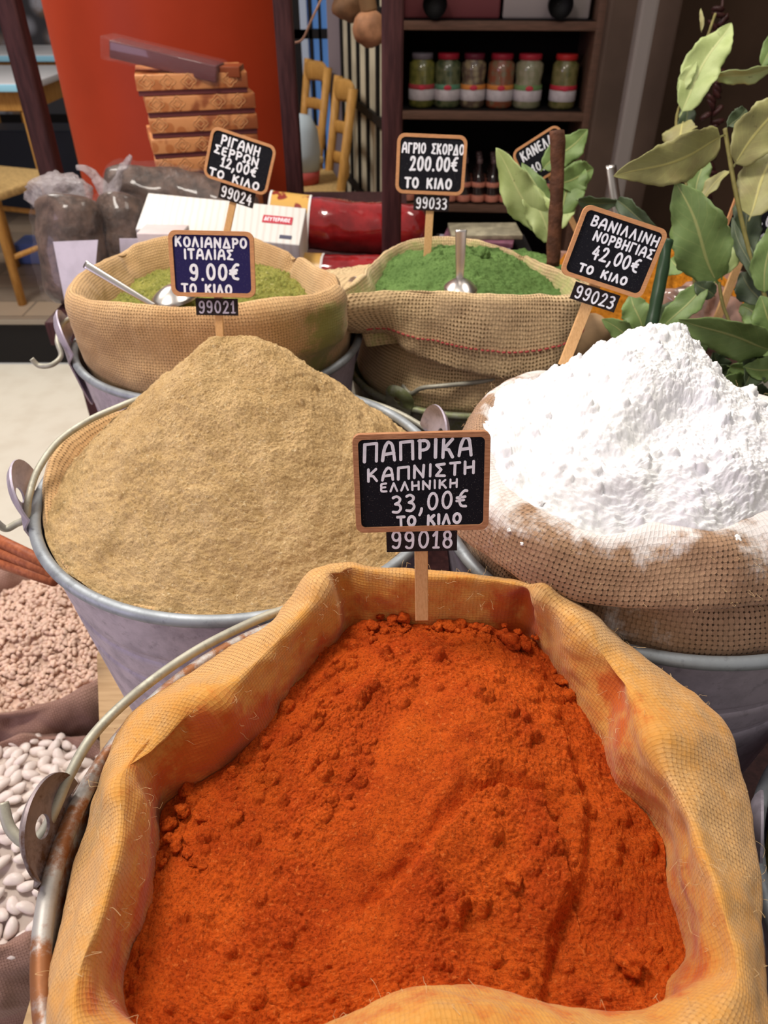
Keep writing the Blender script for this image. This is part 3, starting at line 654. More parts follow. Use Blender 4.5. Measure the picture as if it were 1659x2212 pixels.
# ------------------------------------------------------------------ heaps
def tps(P, z):
    P = np.array(P); n = len(P); d = np.linalg.norm(P[:, None]-P[None], axis=2); K = np.where(d > 0, d*d*np.log(d+1e-12), 0)+np.eye(n)*1e-6
    A = np.zeros((n+3, n+3)); A[:n, :n] = K; A[:n, n] = 1; A[:n, n+1:] = P; A[n, :n] = 1; A[n+1:, :n] = P.T
    s = np.linalg.solve(A, np.concatenate([z, [0, 0, 0]]))
    def f(X):
        d = np.linalg.norm(X[..., None, :]-P, axis=-1); K = np.where(d > 0, d*d*np.log(d+1e-12), 0)
        return K@s[:n]+s[n]+X@s[n+1:]
    return f
def heap(name, label, cat, cen, edge, inner, mt, nr=200, nq=420, ns=((35, .003), (160, .0009)), crumbs=(), expand=1.04, seed=0, ridg=0, smoothz=None, lumps=0, lump_r=(.002, .005), carve=None, group=None):
    q = np.linspace(0, 2*PI, nq, endpoint=False)
    r, d = loop(cen, edge, q)
    pts = []; zz = []
    for k in range(0, nq, nq//28):
        pts.append((cen[0]+r[k]*math.cos(q[k]), cen[1]+r[k]*math.sin(q[k]))); zz.append(H-d[k])
    for s in inner:
        p = W3(*s[1:]) if s[0] == 'w' else (aty(*s[1:]) if s[0] == 'y' else atd(*s)); pts.append((p[0], p[1])); zz.append(p[2])
    f = tps(pts, np.array(zz))
    rho = np.linspace(0, 1, nr)**.85
    X = cen[0]+rho[:, None]*(r*np.cos(q))*expand; Y = cen[1]+rho[:, None]*(r*np.sin(q))*expand
    XY = np.stack([X, Y], -1); Z = f(XY)
    P3 = np.stack([X, Y, Z], -1)
    msk = np.ones_like(Z)
    if smoothz: msk = 1-smoothz(X, Y)
    for i, (s, a) in enumerate(ns): Z = Z+a*fbm(P3+seed+i*3.1, s, 4, .55)*(msk if i else 1)
    if ridg:
        rn = 1-np.abs(fbm(P3+seed+11, ridg[0], 3)); Z = Z-ridg[1]*sstep(.90, 1.0, rn)*msk
    rg = np.random.default_rng(seed+5)
    for k in range(lumps):
        a = rg.random()*2*PI; i = int(a/(2*PI)*nq) % nq; rr = math.sqrt(rg.random())*.97
        cx_, cy_ = cen[0]+rr*r[i]*math.cos(a), cen[1]+rr*r[i]*math.sin(a)
        if smoothz and smoothz(np.array(cx_), np.array(cy_)) > rg.random()*.7: continue
        lr = lump_r[0]+(lump_r[1]-lump_r[0])*rg.random()**3
        rd_ = rr*r[i]; wn_ = nq//2 if rd_ < lr*2.2 else int(min(nq//2, math.asin(min(1, 1.7*lr/rd_))/(2*PI)*nq+3))
        cols = np.arange(i-wn_, i+wn_+1) % nq; rmin = max(0, (rr-1.9*lr/r[i])/expand); rmax = min(1, (rr+1.9*lr/r[i])/expand)
        i0 = max(0, int(rmin**(1/.85)*(nr-1))-1); i1 = min(nr, int(rmax**(1/.85)*(nr-1))+3)
        sub = np.ix_(np.arange(i0, i1), np.unique(cols))
        dd = np.hypot(X[sub]-cx_, Y[sub]-cy_)*(1+.25*perlin(P3[sub]*220+k)); Z[sub] = Z[sub]+np.sqrt(np.clip(lr*lr-dd*dd, 0, None))*.95
    if carve: Z = Z+carve(X, Y)
    if expand > 1: Z = Z-.03*sstep(1.0, expand, rho[:, None]*expand)
    P3 = np.stack([X, Y, Z], -1).reshape(-1, 3)
    VF = (P3, gridf(nr, nq))
    extra = []
    for (px, py, dd, cr) in crumbs:
        p = atd(px, py, dd) if px > -9 else W3(px, py, dd); extra.append(blob(p, cr, rg.integers(99), 3, .55, (1, 1, .8)))
    if extra: VF = merge(VF, *extra)
    o = add(name, VF, mt)
    setp(o, label, cat, group, 'stuff'); return o, f

pe = [(s[0], s[1], s[2]) for s in Cc]
inn = [(912, 1400, .333), (800, 1430, .335), (1040, 1420, .334), (900, 1480, .330), (760, 1480, .337), (1100, 1500, .333), (650, 1600, .345), (900, 1600, .332), (1150, 1620, .340), (780, 1720, .342), (1000, 1700, .337), (850, 1850, .350), (700, 1850, .349), (560, 1800, .353), (1180, 1780, .346), (1100, 1760, .344), (1050, 1850, .345), (1200, 1870, .349), (1180, 1950, .353), (800, 1960, .358), (600, 1980, .360), (450, 1900, .361), (1000, 2020, .357), (800, 2080, .361), (450, 2080, .364), (1320, 1950, .361), (1250, 2060, .363), (1350, 2060, .366), (1350, 1850, .359)]
def smp(X, Y):
    a = atd(790, 1960, .355); b_ = atd(960, 1560, .333); ab = (b_-a)[:2]; t_ = np.clip(((X-a[0])*ab[0]+(Y-a[1])*ab[1])/(ab@ab), 0, 1)
    dd = np.hypot(X-a[0]-t_*ab[0], Y-a[1]-t_*ab[1]); return 1-sstep(.012, .034, dd)
def ledge(X, Y, poly, d, hgt, w_, fall):
    P = [atd(a, b, d)[:2] for a, b in poly]; best = np.full(X.shape, 1e9); sd = np.zeros(X.shape); ex = np.zeros(X.shape)
    for A_, B_ in zip(P[:-1], P[1:]):
        ab = B_-A_; t_ = np.clip(((X-A_[0])*ab[0]+(Y-A_[1])*ab[1])/(ab@ab), 0, 1); dd = np.hypot(X-A_[0]-t_*ab[0], Y-A_[1]-t_*ab[1])
        cr_ = ab[0]*(Y-A_[1])-ab[1]*(X-A_[0]); m_ = dd < best; best = np.where(m_, dd, best); sd = np.where(m_, dd*np.sign(cr_), sd)
    return hgt*sstep(-w_*.3, w_, sd)*np.exp(-np.maximum(sd, 0)/fall)-hgt*.35*np.exp(-((sd+.003)/.004)**2)*(best < .02)
def carve(X, Y):
    Xn = X+.0022*perlin(np.stack([X*160, Y*160, 0*X], -1)); Yn = Y+.0022*perlin(np.stack([X*160, Y*160, 0*X+7], -1))
    z = ledge(Xn, Yn, [(1195, 1790), (1170, 1722), (1090, 1708), (1015, 1738), (960, 1800), (880, 1880), (810, 1935)], .347, .0095, .003, .024)
    z = z+ledge(Xn, Yn, [(1185, 2140), (1205, 2010), (1262, 1900), (1270, 1760), (1230, 1650)], .355, .0060, .005, .018)
    for (a, b_, w_, dp) in (((1080, 1690), (1200, 1750), .006, -.005), ((1000, 1760), (1090, 1720), .007, -.004), ((1240, 1930), (1180, 2130), .004, -.003), ((660, 1500), (700, 1480), .0025, -.003), ((1270, 1490), (1300, 1560), .004, -.003)):
        A_ = atd(*a, .347); B_ = atd(*b_, .347); ab = (B_-A_)[:2]; t_ = np.clip(((X-A_[0])*ab[0]+(Y-A_[1])*ab[1])/(ab@ab), 0, 1)
        dd = np.hypot(X-A_[0]-t_*ab[0], Y-A_[1]-t_*ab[1]); z = z+dp*np.exp(-(dd/w_)**2)
    return z
cr = [(850, 1338, .338, .004), (872, 1334, .336, .0042), (822, 1330, .340, .003), (990, 1350, .340, .0045), (1050, 1362, .337, .003), (1108, 1385, .338, .006), (1085, 1372, .338, .004), (1030, 1355, .339, .0035), (800, 1350, .341, .0035), (1150, 1392, .344, .003), (1215, 1470, .347, .004), (1230, 1500, .348, .004), (1205, 1440, .348, .0035), (700, 1395, .348, .0035), (690, 1408, .349, .003), (955, 1348, .341, .004), (1110, 1900, .344, .0042), (1360, 2075, .362, .0055), (1150, 2110, .361, .005), (510, 1765, .355, .004), (690, 1770, .346, .003), (365, 1780, .363, .004), (395, 1750, .361, .004), (405, 1710, .361, .0045), (380, 1830, .362, .003)]
rc_ = random.Random(4)
for k in range(46):
    x_ = rc_.uniform(785, 1165); cr.append((x_, 1350+rc_.uniform(-6, 34)+(18 if x_ > 1090 else 0), .3385, rc_.uniform(.0012, .0036)))
for k in range(16): cr.append((rc_.uniform(348, 440), rc_.uniform(1690, 1880), .362, rc_.uniform(.0015, .0035)))
for k in range(22): cr.append((rc_.uniform(1150, 1280), 0, .349, rc_.uniform(.0015, .004))); cr[-1] = (cr[-1][0], 1400+(cr[-1][0]-1150)*1.15+rc_.uniform(-25, 10), .346+(cr[-1][0]-1150)*.00006, cr[-1][3])
heap('paprika_powder', 'bright orange red powder heap filling the front sack', 'powder', CS, pe, inn, M['paprika'], 420, 960, ((30, .0026), (110, .0010), (520, .00085)), cr, 1.05, 2, (60, .0006), smp, 620, (.0010, .0052), carve)

# coriander
ce = [('p', a, .158, .352) for a in range(0, 360, 30)]
AP = np.array([-.1175, .545]); ci = [('w', -.1175, .545, .243), ('w', -.138, .545, .245), ('w', -.095, .548, .246), ('w', -.117, .560, .247), ('w', -.117, .525, .250)]
for a_ in range(0, 360, 30):
    rp_ = np.array([CCo[0]+.158*math.cos(math.radians(a_)), CCo[1]+.158*math.sin(math.radians(a_))])
    for t_ in (.30, .52, .76):
        q_ = AP+(rp_-AP)*t_; ci.append(('w', q_[0], q_[1], .243+.109*((t_-.13)/.87)-.004*math.sin(PI*t_)))
def carve_c(X, Y):
    z = 0*X
    for (a, dd_, w_, dp) in (((570, 842), .266, .016, -.007), ((480, 850), .262, .012, -.004), ((440, 1150), .322, .012, -.003), ((640, 1100), .318, .01, -.003), ((262, 1020), .326, .004, -.004), ((258, 1200), .34, .007, -.004), ((275, 1170), .338, .007, -.004), ((340, 1290), .348, .006, -.004), ((620, 915), .285, .007, .002), ((740, 985), .31, .007, -.003)):
        p = atd(*a, dd_); z = z+dp*np.exp(-((X-p[0])**2+(Y-p[1])**2)/w_**2)
    return z
heap('coriander_powder', 'tall cone of tan powder heaped in the bucket at left', 'powder', CCo, ce, ci, M['coriander'], 320, 760, ((24, .0045), (95, .0015), (500, .0009)), [], 1.0, 4, (34, .0005), None, 200, (.0008, .0022), carve_c)
# burlap peeking out at the coriander bucket
sack('burlap_sack', 'strip of burlap showing at the left rim of the tan powder bucket', CCo, [[('p', a, .125, .375) for a in range(0, 360, 45)], [('p', a, .150, .355) for a in (0, 60, 100, 240, 300)]+[('p', 135, .150, .340), ('p', 170, .155, .335), ('p', 200, .152, .35)], [('p', a, .156, .352) for a in (0, 60, 100, 240, 300)]+[('p', 135, .158, .346), ('p', 165, .168, .334), ('p', 195, .158, .350)], [('p', a, .157, .36) for a in (0, 60, 100, 240, 300)]+[('p', 135, .160, .352), ('p', 165, .170, .346), ('p', 195, .160, .354)]], M['burlap_ore'], 300, 10, .001, 20)

# vanillin sack
def near(lst): return lst
wC = [(1060, 985, .268), (1105, 1060, .272), (1200, 1115, .273), (1295, 1150, .274), (1400, 1132, .273), (1555, 1146, .274), (1610, 1118, .272), ('p', -30, .135, .274), ('p', 0, .14, .284), ('p', 30, .14, .294), ('p', 60, .13, .294), ('p', 90, .12, .286), ('p', 120, .12, .280), ('p', 150, .125, .270)]
wK = [(1015, 960, .270), (1030, 1080, .276), (1120, 1150, .278), (1210, 1185, .279), (1295, 1210, .281), (1450, 1205, .281), (1600, 1190, .279), ('p', -30, .155, .279), ('p', 0, .16, .288), ('p', 30, .155, .298), ('p', 60, .145, .298), ('p', 90, .133, .290), ('p', 120, .130, .284), ('p', 150, .136, .276)]
wO = [(985, 1150, .300), (1060, 1205, .303), (1150, 1260, .303), (1250, 1295, .304), (1350, 1310, .304), (1480, 1306, .304), (1600, 1300, .304), ('p', -30, .17, .305), ('p', 0, .172, .312), ('p', 30, .165, .32), ('p', 60, .155, .32), ('p', 90, .145, .312), ('p', 120, .143, .306), ('p', 150, .150, .300), (993, 1010, .292)]
wU = []
for s in wO:
    if s[0] == 'p': wU.append(('p', s[1], s[2]-.012, s[3]+.012))
    else:
        p = atd(*s); a = math.atan2(p[1]-CW[1], p[0]-CW[0]); r = math.hypot(p[0]-CW[0], p[1]-CW[1]); wU.append(('p', math.degrees(a), r-.010, s[2]+.006))
wB = [('p', a, .144, .322) for a in range(0, 360, 30)]; wR = [('p', a, .153, .342) for a in range(0, 360, 30)]; wI = [('p', a, .14, .38) for a in range(0, 360, 30)]
wD = [(('p', s[1], s[2]*.9, s[3]+.02) if s[0] == 'p' else (lambda p, dd: ('p', math.degrees(math.atan2(p[1]-CW[1], p[0]-CW[0])), math.hypot(p[0]-CW[0], p[1]-CW[1])*.9, dd+.02))(atd(*s), s[2])) for s in wC]
def st_w(G, T, Q):
    return (1-sstep(.8, 3.2, T))*.85+.60*fbm(G, 24, 5)-.10*(T > 2)+.35*sstep(.25, .9, fbm(G+4, 11, 2))*(T < 4)+.16*sstep(4.6, 5.2, T)*(1-sstep(5.6, 6, T))
wo_, wG, wT, wQ = sack('burlap_sack', 'brown burlap sack dusted white, heaped with white powder at right', CW, [wD, wC, wK, wO, wU, wB, wR, wI], M['burlap_wht'], 600, 16, .0022, 18, folds=[(-63, 1.6, -.012, 4.6, 6.6, .04), (-70, 5, .004, 4.6, 6.6, 0), (-56, 5, .004, 4.6, 6.6, 0), (-100, 8, .004, 1.5, 3, .3), (-140, 8, .004, 1.5, 3, .2)], stain=st_w, seed=3)
fibres(wo_, wG, wT, 1.5, 4.6, 500, fm_, 2)
vi = [(1440, 710, .213), (1400, 712, .216), (1480, 722, .216), (1280, 745, .232), (1340, 740, .224), (1210, 800, .246), (1125, 860, .258), (1530, 775, .224), (1560, 830, .228), (1300, 830, .232), (1420, 800, .218), (1500, 870, .232), (1200, 930, .256), (1350, 950, .240), (1450, 960, .246), (1560, 960, .244), (1150, 1000, .264), (1300, 1050, .258), (1500, 1060, .257), (1620, 1040, .255), (1400, 1100, .268), ('w', .21, .555, .250), ('w', .14, .53, .272), ('w', .27, .54, .275), ('y', 1560, 828, .50), ('y', 1600, 858, .495), ('y', 1655, 905, .48)]
def carve_v(X, Y):
    A_ = atd(1320, 960, .243); B_ = atd(1490, 870, .232); ab = (B_-A_)[:2]; t_ = np.clip(((X-A_[0])*ab[0]+(Y-A_[1])*ab[1])/(ab@ab), 0, 1)
    dd = np.hypot(X-A_[0]-t_*ab[0], Y-A_[1]-t_*ab[1]); return -.008*np.exp(-(dd/.012)**2)
rgv = np.random.default_rng(12)
vcr = [(1615, 850, .243, .0065), (1608, 872, .245, .008), (1625, 880, .246, .007), (1170, 1085, .272, .003), (1100, 1145, .278, .0015), (1420, 1160, .276, .0016), (1590, 1165, .276, .003), (1395, 1158, .276, .0012), (1130, 1175, .281, .0016), (1050, 1110, .278, .0015)]
heap('vanillin_powder', 'large heap of clumpy white powder in the sack at right', 'powder', CW, wC, vi, M['vanillin'], 320, 760, ((22, .0060), (85, .0016), (330, .0011)), vcr, 1.05, 8, 0, None, 420, (.0012, .0050), carve_v)

# oregano sack
oK = [(150, 638, .28), (165, 600, .282), (230, 560, .286), (300, 525, .289), (400, 508, .291), (500, 508, .291), (590, 530, .290), (660, 560, .288), (705, 585, .284), (735, 600, .279), (722, 628, .277), (640, 650, .274), (540, 665, .273), (400, 668, .273), (290, 665, .274), (200, 655, .277)]
def shift(cen, lst, k, dr, dd):
    out = []
    for s in lst:
        p = atd(*s); a = math.atan2(p[1]-cen[1], p[0]-cen[0]); r = math.hypot(p[0]-cen[0], p[1]-cen[1]); out.append(('p', math.degrees(a), r*k+dr, s[2]+dd))
    return out
def st_o(G, T, Q): return (1-sstep(.6, 1.9, T))*.10+.20*fbm(G, 16, 3)-.08+.85*np.exp(-((Q-math.radians(322)+PI) % (2*PI)-PI)**2/.09)*sstep(3.2, 4.2, T)
oS = [shift(CO, oK, .80, 0, .06), shift(CO, oK, .86, 0, .022), shift(CO, oK, .94, 0, .001), oK, shift(CO, oK, 1.03, .002, .014), shift(CO, oK, 1.03, .0, .05), [('p', a, .158, .352) for a in range(0, 360, 30)], [('p', a, .148, .41) for a in range(0, 360, 30)]]
oS[3] = shift(CO, oK, 1.0, 0, 0)
sack('burlap_sack', 'tan burlap sack of crushed dried herbs at back left', CO, oS, M['burlap_ore'], 480, 12, .0025, 16, folds=[(-25, 5, -.007, 1, 5, .05), (150, 6, -.007, 1, 3.2, 0), (35, 5, -.006, 1, 3.5, 0), (-60, 10, .004, 2, 6, 0)], stain=st_o, seed=5)
heap('oregano_flakes', 'crushed green dried herb flakes inside the back left sack', 'herbs', CO, [('p', a, .132, .320) for a in range(0, 360, 40)], [('w', CO[0], CO[1]+.02, .302), ('w', CO[0]+.06, CO[1]+.03, .303), ('w', CO[0]-.05, CO[1]+.03, .309)], M['oregano'], 120, 300, ((30, .003), (220, .003)), [], 1.0, 6, 0, None, 300, (.001, .0028))
# green sack
gK = [(733, 640, .30), (760, 620, .302), (790, 580, .308), (840, 540, .314), (900, 516, .317), (960, 513, .318), (1050, 525, .318), (1130, 550, .315), (1190, 578, .31), (1240, 600, .304), (1262, 630, .30), (1235, 640, .297), (1180, 640, .296), (1080, 640, .296), (960, 633, .297), (850, 630, .298), (785, 634, .299)]
gH = [(724, 712, .345), (780, 716, .350), (830, 718, .353), (870, 748, .362), (940, 775, .372), (1040, 798, .380), (1130, 803, .378), (1200, 785, .366), (1245, 715, .350), ('p', 20, .165, .345), ('p', 50, .155, .345), ('p', 80, .15, .345), ('p', 110, .15, .345), ('p', 140, .158, .345)]
def drop(cen, lst, dr, dd):
    out = []
    for s in lst:
        if s[0] == 'p': out.append(('p', s[1], s[2]+dr, s[3]+dd)); continue
        p = atd(*s); a = math.atan2(p[1]-cen[1], p[0]-cen[0]); r = math.hypot(p[0]-cen[0], p[1]-cen[1]); out.append(('p', math.degrees(a), r+dr, s[2]+dd))
    return out
gS = [shift(CG, gK, .82, 0, .07), shift(CG, gK, .88, 0, .03), shift(CG, gK, .95, 0, .004), shift(CG, gK, 1.0, 0, 0), shift(CG, gK, 1.03, .002, .018), gH, drop(CG, gH, -.008, .002), [('p', a, .128, .35) for a in range(0, 360, 30)], [('p', a, .138, .40) for a in range(0, 360, 30)], [('p', a, .146, .438) for a in range(0, 360, 30)], [('p', a, .13, .47) for a in range(0, 360, 30)]]
def st_g(G, T, Q): return (1-sstep(1.6, 3.4, T))*.60+.2*fbm(G, 16, 3)-.05+.45*sstep(8.0, 9.2, T)
def frayed(G, T, Q):
    j = np.abs(T-5)<.75; G = G.copy(); nzv = fbm(G*np.array([1, 1, 0]), 160, 2)*.0028; G[..., 2] += np.where(j, nzv*(1-np.abs(T-5)/.75), 0); return G
gs_o, GG, GT, GQ = sack('burlap_sack', 'open weave burlap sack with a frayed folded flap, full of green powder', CG, gS, M['burlap_grn'], 520, 10, .002, 18, folds=[(-150, 8, .006, 2.5, 5, .1), (-120, 7, -.004, 2.5, 5, .1), (38, 5, -.008, 1, 4, 0), (-60, 10, .004, 3, 5.3, .1)], stain=st_g, seed=7, extra=frayed)
# red running stitch just above the hem
row = int(np.argmin(np.abs(GT[:, 0]-4.62))); mid = GG[row]; nrm = mid-np.array([CG[0], CG[1], 0]); nrm[:, 2] = 0; nrm /= np.linalg.norm(nrm, axis=1)[:, None]
st_parts = []
for k in range(0, 518, 3):
    a = math.degrees(GQ[0, k]) % 360
    if 185 < a < 345 and not 205 < a < 222: st_parts.append(tube(np.array([mid[k]+nrm[k]*.0012, mid[(k+2) % 520]+nrm[(k+2) % 520]*.0012]), .0010, 6))
add('red_stitching', merge(*st_parts), plain('red_thread', (.45, .07, .07), .8), gs_o)
def mound(px, py, d): return (px, py, d)
heap('green_herb_powder', 'mound of fine green powder in the back sack beside its price board', 'powder', CG, [('p', a, .138, .330) for a in range(0, 360, 40)], [('y', 930, 552, .94), ('y', 1060, 552, .95), ('y', 1000, 541, .95), ('y', 870, 590, .92), ('y', 1140, 580, .93), ('y', 990, 600, .86), ('w', CG[0], CG[1]-.05, .303)], M['garlic'], 160, 380, ((30, .004), (150, .0022)), [(1035, 548, .298, .010), (1046, 552, .300, .008), (1026, 552, .300, .007)], 1.0, 9, 0, None, 160, (.001, .004))

# ------------------------------------------------------------------ scoops
def spoon(h0, h1, bowl_c, bowl_r, label, dirv, wpx):
    t = thing('steel_scoop', label, 'scoop', h1, 'steel scoops in the sacks')
    P = np.array([h0, h0*.7+h1*.3, h0*.3+h1*.7, h1]); P = crom(P, 5)
    rr = np.linspace(1.15, .75, len(P))*wpx
    axd = h1-h0; axd = axd/np.linalg.norm(axd); vw = h0-ORI; sd = np.cross(axd, vw); sd /= np.linalg.norm(sd); nv = np.cross(sd, axd)
    v, f = tube(P, rr, 14); dl = v-np.repeat(P, 14, 0); v = np.repeat(P, 14, 0)+dl-np.outer(dl@nv, nv)*.72; add('handle', (v, f), M['steel'], t)
    # bowl: shallow shell
    d = dirv/np.linalg.norm(dirv); s = np.cross(d, [0, 0, 1]); s /= np.linalg.norm(s); u = np.cross(s, d)
    V = []; nr, nq = 10, 32
    for sh in (0, .0012):
        for i in range(nr+1):
            rho = i/nr
            for k in range(nq):
                a = 2*PI*k/nq; V.append(bowl_c+d*bowl_r*1.35*rho*math.cos(a)+s*bowl_r*rho*math.sin(a)+u*(bowl_r*.55*(1-rho**2)-sh))
    Fc = [(b_*(nr+1)*nq+i*nq+k, b_*(nr+1)*nq+i*nq+(k+1) % nq, b_*(nr+1)*nq+(i+1)*nq+(k+1) % nq, b_*(nr+1)*nq+(i+1)*nq+k) for b_ in (0, 1) for i in range(nr) for k in range(nq)]
    Fc += [(nr*nq+k, nr*nq+(k+1) % nq, (2*nr+1)*nq+(k+1) % nq, (2*nr+1)*nq+k) for k in range(nq)]
    add('bowl', (V, Fc), M['steel'], t)
a_ = atd(183, 570, .255); b_ = atd(335, 662, .292); c_ = atd(378, 640, .297)
spoon(a_, b_, c_, .023, 'steel scoop with long handle leaning over the left sack of dried herbs', (c_-b_)*np.array([1, 1, .2]), .0036)
a_ = aty(996, 497, .84); b_ = aty(993, 604, .835); c_ = aty(995, 622, .822)
spoon(a_, b_, c_, .019, 'steel scoop standing upright in the green powder', np.array([.05, -1, .0]), .0058)

# ------------------------------------------------------------------ price boards
def arc(cx, cy, rx, ry, a0, a1, n=12): return [(cx+rx*math.cos(math.radians(a)), cy+ry*math.sin(math.radians(a))) for a in np.linspace(a0, a1, n)]
G_ = {
 'Π': (.8, [[(0, 0), (.02, .97), (.78, 1), (.78, 0)]]), 'Α': (.8, [[(0, 0), (.12, .6), (.32, .97), (.48, 1), (.66, .8), (.78, 0)], [(.06, .34), (.74, .40)]]),
 'Ρ': (.62, [[(.06, 0), (.06, 1)], [(0, .97)]+arc(.28, .72, .34, .27, 75, -100)+[(.08, .42)]]), 'Ι': (.12, [[(.06, 0), (.06, 1)]]),
 'Κ': (.7, [[(.04, 0), (.06, 1)], [(.62, 1), (.08, .48), (.4, .42), (.66, .0)]]), 'Ν': (.75, [[(.02, 0), (.04, 1)], [(.04, .98), (.66, .04)], [(.66, 0), (.72, 1)]]),
 'Σ': (.65, [[(.62, 1), (.04, .96), (.38, .55), (.02, .06), (.64, 0)]]), 'Τ': (.7, [[(0, 1), (.7, 1)], [(.35, 1), (.35, 0)]]),
 'Η': (.7, [[(.03, 0), (.03, 1)], [(.66, 0), (.66, 1)], [(.03, .5), (.66, .53)]]), 'Ε': (.55, [[(.5, 1), (.06, .92), (.02, .5), (.04, .06), (.52, 0)], [(.03, .5), (.42, .54)]]),
 'Λ': (.7, [[(0, 0), (.32, 1), (.66, 0)]]), 'Ο': (.72, [arc(.36, .5, .34, .5, 90, 450, 22)]), 'Δ': (.78, [[(0, 0), (.38, 1), (.76, 0), (0, 0)]]),
 'Β': (.62, [[(.05, 0), (.07, 1)], [(.05, 1)]+arc(.25, .77, .3, .23, 80, -90, 9)+arc(.26, .27, .36, .27, 85, -95, 9)+[(.05, 0)]]), 'Γ': (.58, [[(.03, 0), (.03, 1), (.56, .98)]]),
 'Ω': (.8, [[(0, 0), (.22, .02)]+arc(.4, .58, .38, .42, 235, -55, 16)+[(.58, .02), (.8, 0)]]), 'Ι2': (.1, []), 'Υ': (.7, [[(0, 1), (.33, .5), (.33, 0)], [(.68, 1), (.33, .5)]]),
 '0': (.66, [arc(.33, .5, .31, .5, 90, 450, 22)]), '9': (.62, [arc(.30, .72, .27, .27, 0, 360, 16), [(.57, .74), (.56, .3), (.44, .04), (.2, 0), (.06, .08)]]),
 '1': (.42, [[(.02, .74), (.26, 1), (.24, 0)], [(.05, 0), (.44, 0)]]), '8': (.6, [arc(.3, .76, .23, .23, -90, 270, 16), arc(.3, .27, .28, .27, 90, 450, 16)]),
 '3': (.6, [[(.04, .93), (.3, 1), (.54, .84), (.44, .62), (.2, .53), (.48, .46), (.58, .22), (.36, .01), (.02, .05)]]), '2': (.6, [[(.04, .78), (.14, .96), (.36, 1), (.54, .82), (.42, .5), (.06, .04), (.02, .0), (.6, .02)]]),
 '4': (.66, [[(.34, 1), (.02, .38), (.62, .38)], [(.46, .72), (.46, 0)]]), '€': (.7, [[(.72, .98), (.52, .98), (.28, .74), (.2, .4), (.34, .08), (.68, .02)], [(.02, .58), (.6, .62)], [(0, .38), (.52, .42)]]),
 ',': (.22, [[(.14, .12), (.10, -.10), (.0, -.28)]]), '.': (.16, [[(.08, .0), (.08, .04)]]), ' ': (.55, []), 'ο': (.5, [arc(.25, .3, .22, .3, 90, 450, 18)])}
G_['Μ'] = (.85, [[(0, 0), (.05, 1), (.4, .4), (.76, 1), (.82, 0)]])
def capsule2(a, b, r, n=5):
    a = np.array(a, float); b = np.array(b, float); d = b-a; L_ = np.hypot(*d); d = d/L_ if L_ > 1e-9 else np.array([1., 0]); ang = math.atan2(d[1], d[0]); P = []
    for k in range(n+1): t_ = ang-PI/2+PI*k/n; P.append((b[0]+r*math.cos(t_), b[1]+r*math.sin(t_)))
    for k in range(n+1): t_ = ang+PI/2+PI*k/n; P.append((a[0]+r*math.cos(t_), a[1]+r*math.sin(t_)))
    return P
def write(lines, place, t0, th, rnd):
    # lines: (text, x0, x1, ybase, height, stroke, slope) in board metres; place(x, y, out) -> world
    VF = []
    for (s, x0, x1, yb, h, sw, sl) in lines:
        adv = [G_[ch][0]+.38 for ch in s]; tot = sum(adv)-.38; sc = (x1-x0)/tot; x = x0
        for ch, ad in zip(s, adv):
            jit = rnd.uniform(-.03, .03)*h; sk = rnd.uniform(-.02, .10)
            for st in G_[ch][1]:
                P = np.array([(x+px*sc+sk*py*h*.5, yb+jit+py*h+sl*(x+px*sc-x0)) for px, py in st])
                if len(P) > 3 and ch not in 'ΠΝΛΔΚΣΜΓ4': P = crom(P, 3)
                for i in range(len(P)-1):
                    q = capsule2(P[i], P[i+1], sw*.53*rnd.uniform(.9, 1.08)); n = len(q)
                    V = [place(a, b_, t0+th+.000012*(len(VF) % 9)) for a, b_ in q]+[place(a, b_, t0) for a, b_ in q]
                    Fc = [tuple(range(n))]+[(k, n+k, n+(k+1) % n, (k+1) % n) for k in range(n)]; VF.append((np.array(V), Fc))
            x += ad*sc
    return merge(*VF)
def rrect(w_, h_, r, n=6):
    P = []
    for cx_, cy_, a0 in ((w_/2-r, h_/2-r, 0), (-w_/2+r, h_/2-r, 90), (-w_/2+r, -h_/2+r, 180), (w_/2-r, -h_/2+r, 270)):
        for k in range(n+1): a = math.radians(a0+90*k/n); P.append((cx_+r*math.cos(a), cy_+r*math.sin(a)))
    return P
def slab(P, place, t0, t1, bev=0):
    n = len(P); c0 = np.mean(P, 0); Pn = [(p[0]-bev*np.sign(p[0]-c0[0]), p[1]-bev*np.sign(p[1]-c0[1])) for p in P]
    V = [place(a, b, t0) for a, b in P]+[place(a, b, t1-bev) for a, b in P]+[place(a, b, t1) for a, b in Pn]
    Fc = [tuple(range(n))[::-1], tuple(range(2*n, 3*n))]+[(j*n+k, j*n+(k+1) % n, (j+1)*n+(k+1) % n, (j+1)*n+k) for j in (0, 1) for k in range(n)]
    return np.array(V), Fc
